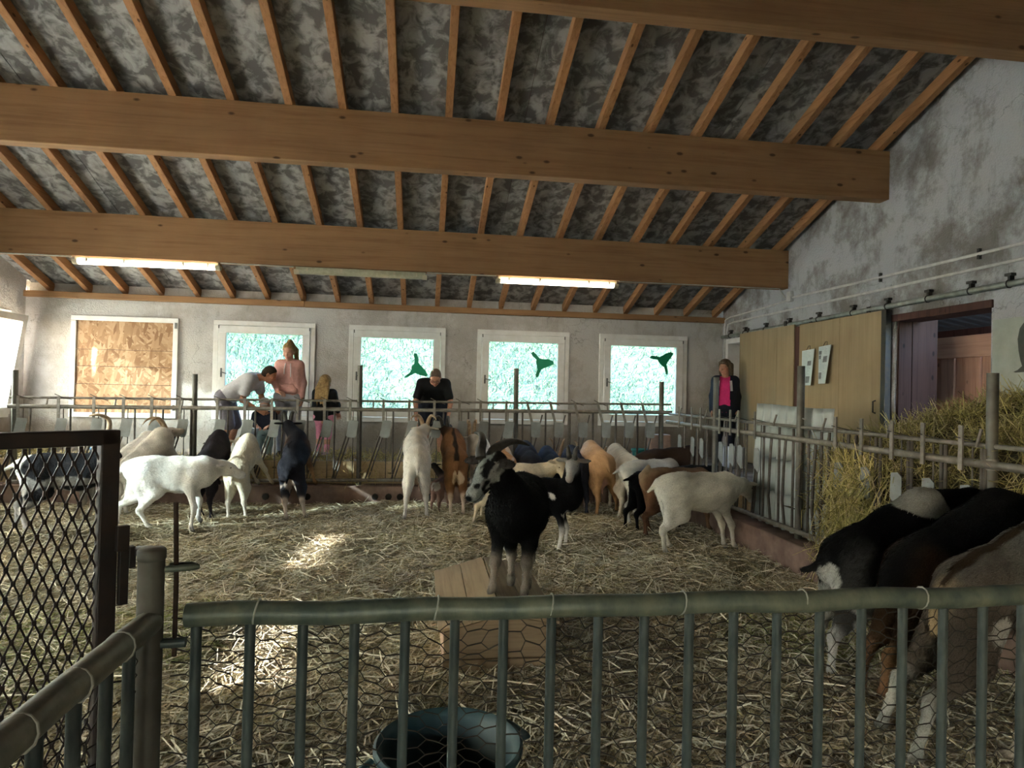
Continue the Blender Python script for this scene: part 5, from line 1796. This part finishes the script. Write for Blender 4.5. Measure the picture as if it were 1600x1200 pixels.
person('person in a navy jacket over a magenta fleece, in the far corner', (x, 9.9), -28,
       dict(hipL=(.10, .0, .84), hipR=(-.10, .0, .84), shL=(.13, .02, 1.285), shR=(-.13, .02, 1.285), elL=(.185, .05, 1.04), elR=(-.185, .05, 1.04), wrL=(.19, -.04, .82), wrR=(-.19, -.04, .82),
            knL=(.095, -.01, .45), knR=(-.095, -.01, .45), anL=(.10, .02, .08), anR=(-.10, .02, .08), head=(-.005, -.02, 1.49), face=(-.45, -.85, -.15)),
       hair=bob, garments=[top(M['mag'], .2, .012, 'fleece', .10), jacket, bottoms(M['navy'], 1.98), shoes(M['shoe_d'])], limb=.98)
# ------------------------------------------------------------------ fluorescent lamps under the beam, cable
m, t, b = nodes('glowing tube cover')
b.inputs['Base Color'].default_value = (.8, .75, .6, 1)
b.inputs['Emission Color'].default_value = (1.0, .86, .66, 1)
b.inputs['Emission Strength'].default_value = 4.0
M['lamp_on'] = m
M['lamp_off'] = plain('yellowed lamp cover', (.48, .46, .34), .5, (.36, .34, .24), 20, 0, .05)
M['lamp_base'] = plain('yellowed plastic', (.55, .50, .36), .5, (.45, .40, .28), 15, 0, .05)
for x0, x1, lit, lab in ((-4.365, -2.612, True, 'lit fluorescent lamp hung under the beam above the boarded window'),
                         (-1.698, .014, False, 'unlit yellowed fluorescent lamp hung between the two lit ones'),
                         (.944, 2.643, True, 'lit fluorescent lamp hung under the beam, towards the right gable')):
    root = empty('strip_light', ((x0 + x1) / 2, 8.93, 3.10)); O = ((x0 + x1) / 2, 8.93, 3.10)
    tag(root, lab, 'lamp', 'fluorescent lamps along the beam')
    g = MB(O); g.box((x0 + .02, 8.895, 3.118), (x1 - .02, 8.965, 3.157)); g.build('housing', M['lamp_off' if not lit else 'lamp_base'], root, bevel=.006)
    g = MB(O)
    n = 10
    pr = [(8.93 + .055 * math.cos(q), 3.118 + .052 * math.sin(q)) for q in np.linspace(-math.pi, 0, n)]
    g.prism([(x0 + .05, y, z) for y, z in pr], (x1 - x0 - .1, 0, 0))
    g.build('diffuser', M['lamp_on'] if lit else M['lamp_off'], root, True)
    for xx in (x0, x1 - .06):
        g = MB(O); g.prism([(xx, 8.93 + .058 * math.cos(q), 3.118 + .056 * math.sin(q)) for q in np.linspace(-math.pi, 0, n)], (.06, 0, 0)); g.build('end_cap', M['lamp_base'], root, True)
    for f in (.1, .35, .75, .92):
        xx = x0 + (x1 - x0) * f
        g = MB(O); g.box((xx - .01, 8.868, 3.095), (xx + .01, 8.9, 3.14)); g.build('clip', M['lamp_base'], root)
M['cable'] = plain('pale conduit', (.5, .48, .42), .6)
for pts, lab in (([(-5.9, 8.87, 3.152), (-4.36, 8.87, 3.148)], 'pale conduit from the left wall to the first lit lamp'), ([(-2.6, 8.87, 3.15), (-1.7, 8.87, 3.145)], 'pale conduit from the first lit lamp to the unlit lamp'),
                 ([(.014, 8.87, 3.148), (.94, 8.87, 3.148)], 'pale conduit from the unlit lamp to the second lit lamp'), ([(2.64, 8.87, 3.15), (5.0, 8.87, 3.155), (5.09, 8.86, 3.03)], 'pale conduit from the second lit lamp to the gable')):
    g = MB(pts[0]); g.tube(pts, .009, 6); tag(g.build('lamp_cable', M['cable'], loc=pts[0]), lab, 'cable', 'conduits under the lamp beam')

# ------------------------------------------------------------------ right gable: pipes, junction box, posters, painted goat
X0 = XR - .03
g = MB((XR, 8, 2.64))
zp = lambda y: 2.617 + (10.8 - y) * .0056
g.tube([(X0 - .01, 10.85, zp(10.85)), (X0 - .01, 8, zp(8)), (X0 - .01, 3.5, zp(3.5))], .03, 12)
pipe = g.build('slide_rail', M['galv'], smooth=True, loc=(XR, 8, 2.64)); tag(pipe, 'galvanised sliding door tube along the right gable, the thickest of the wall pipes', 'pipe')
for y in (10.55, 10.05, 9.4, 8.75, 8.05, 7.35, 6.75, 6.15, 5.62, 5.2):
    g = MB((XR, 8, 2.64)); g.box((XR - .045, y - .012, zp(y) + .02), (XR, y + .012, zp(y) + .085)); g.box((XR - .05, y - .03, zp(y) + .07), (XR + .0, y + .04, zp(y) + .095))
    g.tube([(X0 - .01 + .034 * math.cos(q), y, zp(y) + .034 * math.sin(q)) for q in np.linspace(0, 6.283, 11)], .006, 5, False)
    g.build('bracket', M['steel_dark'], pipe)
M['conduit'] = plain('grey cable conduit', (.62, .62, .60), .55, (.48, .47, .45), 14, 0, .1)
def conduit(pts, lab):
    g = MB(pts[0]); g.tube(pts, .016, 8)
    o = g.build('conduit', M['conduit'], smooth=True, loc=tuple(pts[0])); tag(o, lab, 'pipe', 'conduits on the right gable')
    return o
X1 = XR - .02
c1 = conduit([(X1, 3.6, 2.98), (X1, 5.1, 2.984), (X1, 7, 2.99), (X1, 8.72, 3.013)], 'upper thin grey conduit from the junction box towards the camera')
conduit([(X1, 8.8, 2.985), (X1, 9.6, 2.955), (X1, 10.62, 2.93), (X1, 10.78, 2.90), (X1, 10.80, 2.7), (X1, 10.81, .9)], 'thin grey conduit from the junction box down into the corner')
c2 = conduit([(X1, 3.6, 2.842), (X1, 5.11, 2.85), (X1, 8, 2.845), (X1, 10.45, 2.84), (X1, 10.68, 2.82), (X1, 10.72, 2.7), (X1, 10.73, 2.0), (X1, 10.73, 1.0)], 'lower thin grey conduit along the gable, bent down by the corner doorway')
for c, y, z in ((c1, 6.9, 2.99), (c1, 5.55, 2.985)):
    g = MB(tuple(c.location)); g.box((XR - .03, y - .012, z - .05), (XR, y + .012, z + .05)); g.build('clip', M['steel_dark'], c)
g = MB((XR, 8.76, 3.05)); g.box((XR - .06, 8.70, 2.955), (XR, 8.80, 3.10)); o = g.build('junction_box', M['conduit'], loc=(XR, 8.76, 3.05), bevel=.008); tag(o, 'small grey junction box under the end of the lamp beam', 'junction box')

M['paper'] = plain('laminated paper', (.66, .72, .72), .3, (.58, .66, .67), 3, 0, 0)
M['ink'] = plain('grey photo print', (.27, .29, .30), .6, (.15, .16, .17), 14, 0, 0, lo=.4, hi=.6)
M['ink_l'] = plain('grey text print', (.42, .47, .48), .6, (.3, .34, .35), 80, 0, 0)
def poster(y0, y1, z0, z1, curl, slant, pics, lab):
    O = (XR - .08, (y0 + y1) / 2, z1)
    root = empty('notice_sheet', O); tag(root, lab, 'notice', 'notices hung on the plywood door')
    xs = XR - .074
    def P(a, c, d=0):                    # a across (0 far side .. 1 near side), c up
        y = y1 + (y0 - y1) * a + (0 if a < .5 else slant * (1 - c))
        return (xs - .012 - curl * a * (1 - c) ** 1.0 - curl * .5 * a - d, y, z0 + (z1 - z0) * c + .012 * a * c)
    V, F = [], []
    n = 6
    for i in range(n + 1):
        for j in range(n + 1):
            V.append(P(i / n, j / n))
    for i in range(n):
        for j in range(n):
            F.append((i * (n + 1) + j, i * (n + 1) + j + 1, (i + 1) * (n + 1) + j + 1, (i + 1) * (n + 1) + j))
    g = MB(O); g.add(V, F); o = g.build('sheet', M['paper'], root)
    s = o.modifiers.new('thick', 'SOLIDIFY'); s.thickness = .002
    for a0, a1, c0, c1_ in pics:
        g = MB(O); g.prism([P(a0, c0, .0035), P(a1, c0, .0035), P(a1, c1_, .0035), P(a0, c1_, .0035)], (-.0008, 0, 0)); g.build('picture', M['ink'], root)
    g = MB(O)
    r = random.Random(3)
    for k in range(22):
        c = .95 - k * .04
        a0 = .1; a1 = r.uniform(.55, .9)
        if any(p[2] - .02 < c < p[3] + .02 and p[0] < .4 for p in pics): a0 = .5
        if any(p[2] - .02 < c < p[3] + .02 and p[1] > .6 for p in pics): a1 = min(a1, .5)
        if a1 - a0 < .1: continue
        g.prism([P(a0, c, .0035), P(a1, c, .0035), P(a1, c + .008, .0035), P(a0, c + .008, .0035)], (-.0006, 0, 0))
    tag(g.build('text_lines', M['ink_l'], root), kind='stuff')
    g = MB(O); ym = (y0 + y1) / 2
    g.tube([(xs - .015, ym + .05, z1), (xs - .004, ym + .015, z1 + .06), (xs - .004, ym - .015, z1 + .06), (xs - .015, ym - .04, z1)], .003, 5); g.build('string', M['steel_dark'], root)
poster(8.02, 8.33, 1.77, 2.235, .03, .03, [(.55, .85, .55, .68), (.1, .25, .36, .46), (.5, .85, .07, .25)], 'white notice sheet with a string loop, nearer the gap between the plywood doors')
poster(7.66, 7.95, 1.79, 2.265, .04, .05, [(.05, .28, .78, .88), (.05, .24, .66, .76), (.5, .85, .56, .72), (.07, .33, .13, .3)], 'white notice sheet with a string loop, nearer the middle seam of the plywood door')

M['limewash'] = plain('pale green limewash', (.42, .45, .40), .9, (.33, .36, .31), 5)
M['silh'] = plain('dark painted silhouette', (.06, .07, .06), .9, (.09, .095, .08), 7)
g = MB((XR, 4.8, 1.6)); g.box((XR - .006, 4.2, 1.1), (XR + .001, 5.40, 2.35)); struct(g.build('trim_7', M['limewash'], loc=(XR, 4.8, 1.6)))
pts = [(1500 + a / 5.45, 460 + c / 5.45) for a, c in [(570, 230), (545, 240), (510, 290), (492, 380), (500, 480), (515, 560), (530, 610), (490, 645), (455, 660), (475, 666), (560, 660), (600, 640), (680, 600), (700, 480), (690, 330), (650, 250)]]
P = [at(u, v, x=XR - .0075) for u, v in pts]
g = MB(P[0]); g.prism(P, (-.002, 0, 0)); o = g.build('painted_animal', M['silh'], loc=tuple(P[0])); tag(o, 'dark painted animal silhouette on the pale patch of wall right of the open doorway', 'wall painting')

# ------------------------------------------------------------------ corrugated sheets behind the right fence
M['corr'] = plain('pale corrugated sheet', (.44, .49, .49), .6, (.33, .36, .35), 7, .15, .15, (1, 1, .3))
root = empty('corrugated_screen', (3.8, 6.2, .3)); tag(root, 'pale corrugated sheets leaning behind the right feed fence', 'metal sheets')
O = (3.8, 6.2, .3)
zl = [(.30, .66), (.64, 1.0), (.98, 1.32), (1.30, 1.52)]
for q, (za, zb) in enumerate(zl):
    ny, nz = 96, 3
    V, F = [], []
    for i in range(ny + 1):
        y = 5.50 + 1.36 * i / ny
        wv = .024 * math.sin(2 * math.pi * y / .152)
        for j in range(nz + 1):
            z = za + (zb - za) * j / nz
            V.append((3.60 + (z - .3) * .045 + wv - .012 * (1 - j / nz) + .0, y + (z - .3) * .035, z + (.014 * math.sin(2 * math.pi * y / .152 + .6) if j == 0 else 0) + (.012 * math.sin(3 * y) if q == 3 and j == nz else 0)))
    for i in range(ny):
        for j in range(nz):
            F.append((i * (nz + 1) + j, i * (nz + 1) + j + 1, (i + 1) * (nz + 1) + j + 1, (i + 1) * (nz + 1) + j))
    g = MB(O); g.add(V, F)
    o = g.build('sheet', M['corr'], root, True)
    s = o.modifiers.new('thick', 'SOLIDIFY'); s.thickness = .004
g = MB(O); g.tube([(3.61, 6.03, 1.40), (3.56, 5.86, 1.41), (3.55, 5.78, 1.40)], .007, 6); g.build('wire', M['pale_wire'], root)

# ------------------------------------------------------------------ wooden kid shelter with a low gable roof
M['box_wood'] = wood('weathered grey brown board', (.25, .18, .11), (.16, .11, .065), 0, 1.3)
M['box_roof'] = wood('dusty roof board', (.33, .245, .15), (.24, .17, .10), 1, 1.0, False)
M['box_side'] = wood('pinkish side board', (.48, .33, .24), (.36, .24, .17), 1, 1)
BX0, BX1, BY0, BY1 = .145, .772, 3.73, 4.93
root = empty('kid_shelter', ((BX0 + BX1) / 2, 4.3, 0)); O = ((BX0 + BX1) / 2, 4.3, 0)
tag(root, 'low wooden shelter box with a shallow gable roof, under the horned black goat', 'wooden box')
xm = .47; ze, zk = .255, .345
zz = [-.02, .092, ]
g = MB(O); g.box((BX0, BY0, -.03), (BX1, BY0 + .025, .088)); g.build('front_board', M['box_wood'], root, bevel=.004)
g = MB(O); g.prism([(BX0 + .004, BY0 + .003, .093), (BX1 - .003, BY0 + .003, .093), (BX1 - .003, BY0 + .003, .285), (xm, BY0 + .003, zk - .012), (BX0 + .004, BY0 + .003, ze - .012)], (0, .025, 0)); g.build('front_board', M['box_wood'], root, bevel=.004)
for x in (BX0, BX1 - .022):
    g = MB(O); g.box((x, BY0 + .03, -.03), (x + .022, BY1, .25)); g.build('side_board', M['box_side'], root, bevel=.003)
g = MB(O); g.box((BX0, BY1 - .022, -.03), (BX1, BY1, .25)); g.build('back_board', M['box_wood'], root)
ys = [(BY0 - .02, BY0 + .32), (BY0 + .325, BY0 + .71), (BY0 + .715, BY1 + .03)]
for a, c in [(BY0 - .02, BY1 + .03)]:
    for x0, x1 in ((BX0 - .03, .30), (.304, xm - .004)):
        f = lambda x: ze + (zk - ze) * (x - BX0) / (xm - BX0)
        g = MB(O); g.prism([(x0, a, f(x0)), (x1, a, f(x1)), (x1, a, f(x1) + .018), (x0, a, f(x0) + .018)], (0, c - a - random.uniform(0, .03), 0)); g.build('roof_board', M['box_roof'], root, bevel=.003)
    f = lambda x: zk + (.29 - zk) * (x - xm) / (BX1 - xm)
    for x0, x1 in ((xm + .006, .62), (.624, BX1 + .03)):
        g = MB(O); g.prism([(x0, a, f(x0)), (x1, a, f(x1)), (x1, a, f(x1) + .018), (x0, a, f(x0) + .018)], (0, c - a, 0)); g.build('roof_board', M['box_roof'], root, bevel=.003)

# ------------------------------------------------------------------ tubs and things on the aisle
M['tub'] = plain('dark teal plastic', (.022, .06, .066), .55, (.018, .05, .055), 6, 0, .05)
def tub(c, R, h, mat, lab, cat='tub', name='feed_tub', handles=True, n=48):
    root = empty(name, c); tag(root, lab, cat)
    g = MB(); g.lathe([(0, .0), (R * .72, .0), (R * .78, .015), (R * .93, h - .02), (R * 1.0, h - .02), (R * 1.03, h - .012), (R * 1.03, h + .004), (R * .99, h + .012), (R * .94, h + .004), (R * .90, h - .015), (R * .75, .03), (R * .70, .02), (0, .02)], (0, 0, 0), n)
    g.build('bowl', mat, root, True)
    if handles:
        for q in (math.radians(28), math.radians(208)):
            d = Vector((math.cos(q), math.sin(q), 0)); s = Vector((-d.y, d.x, 0)); z = Vector((0, 0, h - .02))
            P = [d * R * 1.0 + s * .085 + z, d * R * 1.17 + s * .07 + z + Vector((0, 0, -.01)), d * R * 1.21 + s * .03 + z + Vector((0, 0, -.015)), d * R * 1.21 - s * .03 + z + Vector((0, 0, -.015)), d * R * 1.17 - s * .07 + z + Vector((0, 0, -.01)), d * R * 1.0 - s * .085 + z]
            g = MB(); g.tube(P, .014, 8, True, .7); g.build('handle', mat, root, True)
    return root
tub((.128, 2.52, .005), .272, .262, M['tub'], 'large dark teal plastic tub with two handles behind the front railing')
M['teal'] = plain('teal plastic', (.03, .25, .24), .4, (.025, .2, .2), 6, 0, 0)
tub((3.30, 9.78, AISLE), .13, .20, M['teal'], 'small teal tub on the aisle in the far right corner', handles=False, n=24)
g = MB((3.66, 10.0, AISLE)); g.box((3.52, 9.9, AISLE), (3.84, 10.1, .98)); o = g.build('crate', plain('brown pink mineral block', (.36, .24, .19), .9), loc=(3.66, 10.0, AISLE), bevel=.01); tag(o, 'brownish box standing on the aisle in the far corner behind the fences', 'box')
s = Sdf(); s.ell((0, 0, .06), (.22, .13, .08), k=.03); s.ell((.1, .03, .10), (.11, .1, .06), k=.03); s.ell((-.12, -.02, .09), (.1, .1, .06), k=.03)
V, Q = s.surf(.02); o = link('sack', quads_mesh('sack', V, Q), plain('pale sack cloth', (.6, .6, .64), .8), loc=(3.72, 9.72, AISLE + .06)); tag(o, 'pale folded sack beside the small teal tub', 'sack')
M['bluep'] = plain('bright blue plastic', (.05, .25, .55), .35, (.04, .2, .45), 6, 0, 0)
tub((-4.30, 9.75, AISLE), .17, .14, M['bluep'], 'bright blue basin on the aisle behind the grey black goat at left', 'basin', 'basin', False, 24)
g = MB((4.55, 9.2, AISLE)); g.box((4.42, 9.1, AISLE), (4.68, 9.36, .86)); o = g.build('bucket_box', plain('pale grey plastic', (.55, .57, .62), .5), loc=(4.55, 9.2, AISLE), bevel=.02); tag(o, 'pale grey plastic canister by the legs of the woman in pink', 'canister')

# ------------------------------------------------------------------ straw and hay
M['straw'] = attr_mat('dry straw stalks', .65, False)
n = 150000
w_ = RNG.random(n)
uu = RNG.uniform(-60, 1660, n)
zz_ = 1.7 + (10.2 - 1.7) * w_ ** 1.25
yy = RNG.uniform(1.9, 9.2, int(n * 2)); xx = RNG.uniform(-5.82, 3.36, int(n * 2))
zc = xx * _fw[0] + yy * _fw[1]; xc = xx * _rt[0] + yy * _rt[1]
ok = (np.abs(xc) < zc * .84 + .25) & (RNG.random(int(n * 2)) < np.clip(4.2 / zc, .3, 1))
xx, yy = xx[ok][:n], yy[ok][:n]
n = len(xx)
th = RNG.uniform(0, 2 * math.pi, n) * .75 + .3
D = np.stack([np.cos(th), np.sin(th), RNG.normal(.02, .17, n)], -1)
D /= np.linalg.norm(D, axis=1)[:, None]
L = RNG.uniform(.06, .24, n) * np.where(RNG.random(n) < .2, 1.35, 1)
W = RNG.uniform(.0035, .0085, n)
tone = RNG.random(n)
patch = pnoise(np.stack([xx, yy, xx * 0], -1), 1.1, 3)
c = np.where((tone < .62)[:, None], np.array([.66, .56, .37]), np.where((tone < .82)[:, None], np.array([.80, .74, .58]), np.where((tone < .93)[:, None], np.array([.48, .42, .22]), np.array([.28, .20, .12]))))
c = c * RNG.uniform(.45, 1.25, (n, 1)) * np.clip(1 - .28 * np.maximum(patch, 0), .45, 1)[:, None]
green = (pnoise(np.stack([xx, yy, xx * 0], -1), .9, 9) > .35) & (RNG.random(n) < .5) & (yy < 5)
c[green] = c[green] * np.array([.82, .98, .62])
top_ = RNG.random(n) < .07             # long pale stalks lying on top
L = np.where(top_, RNG.uniform(.16, .42, n), L); W = np.where(top_, RNG.uniform(.005, .009, n), W)
c[top_] = np.array([.86, .80, .62]) * RNG.uniform(.75, 1.1, (int(top_.sum()), 1))
P = np.stack([xx, yy, hbed(xx, yy) + RNG.uniform(.002, .032, n) + top_ * .012], -1)
o = strands('straw_bedding', P, D, L, W, c, .22, mat=M['straw'])
tag(o, 'loose golden straw strewn over the whole floor of the pen', 'straw', kind='stuff')


def hay(name, label, P, n_dir, L, W, base, spread=.9, drop=0.0):
    n = len(P)
    D = RNG.normal(size=(n, 3)) * spread + np.array(n_dir)
    D[:, 2] -= drop
    D /= np.linalg.norm(D, axis=1)[:, None]
    c = np.array(base) * RNG.uniform(.55, 1.35, (n, 1)) * np.where(RNG.random((n, 1)) < .25, np.array([[1.1, 1.02, 1.1]]), np.array([[1.0, .97, .74]]))
    o = strands(name, P, D, RNG.uniform(*L, n), RNG.uniform(*W, n), c, .35, mat=M['straw'])
    tag(o, label, 'hay', kind='stuff')
    return o


# hay heap on the right aisle: a mounded core and loose stalks over it
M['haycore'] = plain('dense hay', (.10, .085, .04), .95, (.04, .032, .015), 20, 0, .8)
nx, ny = 26, 60
def hayz(x, y):
    a = np.clip((6.0 - y) / .75, 0, 1); a = a * a * (3 - 2 * a)
    return AISLE + a * (.60 + .40 * np.clip((x - 3.7) / 1.1, 0, 1) + .05 * np.sin(5 * y + 2 * x) + .10 * np.clip((5.6 - y) / 2, 0, 1.2)) * np.clip((x - 3.52) / .14, .0, 1)
X, Y = np.meshgrid(np.linspace(3.56, XR - .02, nx), np.linspace(1.2, 6.2, ny), indexing='ij')
Z = hayz(X, Y) - .03
i, j = np.meshgrid(np.arange(nx - 1), np.arange(ny - 1), indexing='ij'); k = (i * ny + j).ravel()
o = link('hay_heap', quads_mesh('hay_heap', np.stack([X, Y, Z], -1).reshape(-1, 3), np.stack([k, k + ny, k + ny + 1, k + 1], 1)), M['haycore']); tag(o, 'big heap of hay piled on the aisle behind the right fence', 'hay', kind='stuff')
n = 8000
x = RNG.uniform(3.6, XR - .30, n); y = RNG.uniform(2.2, 6.15, n)
keep = hayz(x, y) > AISLE + .05
x, y = x[keep], y[keep]
hay('loose_hay', 'loose stalks lying over the top of the hay heap', np.stack([x, y, hayz(x, y) + RNG.uniform(-.02, .04, len(x))], -1), (0, 0, .1), (.14, .42), (.004, .008), (.41, .375, .20), .8)
# hay face hanging against and through the fence bars
n = 4200
y = RNG.uniform(2.8, 5.75, n); z = RNG.uniform(.40, 1.16, n)
x = 3.60 - .02 * RNG.random(n) + .10 * RNG.random(n)
hay('hanging_hay', 'tangled hay pressed against the bars of the right fence', np.stack([x, y, z], -1), (0, 0, -.3), (.14, .40), (.004, .008), (.42, .37, .20), .8, .3)
n = 2000
y = 5.02 + RNG.normal(0, .15, n); z = RNG.uniform(.16, 1.12, n)
x = 3.55 - .20 * np.clip((1.15 - z) / .8, 0, 1) * RNG.random(n) - .02
hay('hay_tuft', 'golden tuft of hay spilling out between the fence bars next to the corrugated sheets', np.stack([x, y, z], -1), (-.12, 0, -.6), (.15, .45), (.004, .008), (.55, .49, .27), .45, .2)
g = MB()
M['haydark'] = M['haycore']
g.box((3.70, 1.2, AISLE), (3.74, 5.75, 1.1)); 
n = 4200
x = RNG.uniform(-5.6, 3.4, n); y = 9.47 + np.abs(RNG.normal(0, .13, n)); hump = np.clip(pnoise(np.stack([x, x * 0, x * 0], -1), 2.2, 4), 0, 1)
z = AISLE + .01 + RNG.random(n) * (.03 + .13 * hump) * np.exp(-(y - 9.5) * 4)
hay('aisle_hay', 'strip of hay along the edge of the back feed aisle', np.stack([x, y, z], -1), (0, 0, .05), (.1, .32), (.0035, .007), (.40, .35, .17), .8)
n = 500
x = RNG.uniform(-3.2, 1.2, n); y = 9.40 + RNG.normal(0, .06, n) - .08; z = RNG.uniform(.28, .56, n)
hay('fence_hay', 'wisps of hay caught in the foot of the back fence', np.stack([x, y, z], -1), (0, 0, -.5), (.12, .35), (.003, .006), (.48, .42, .22), .8)
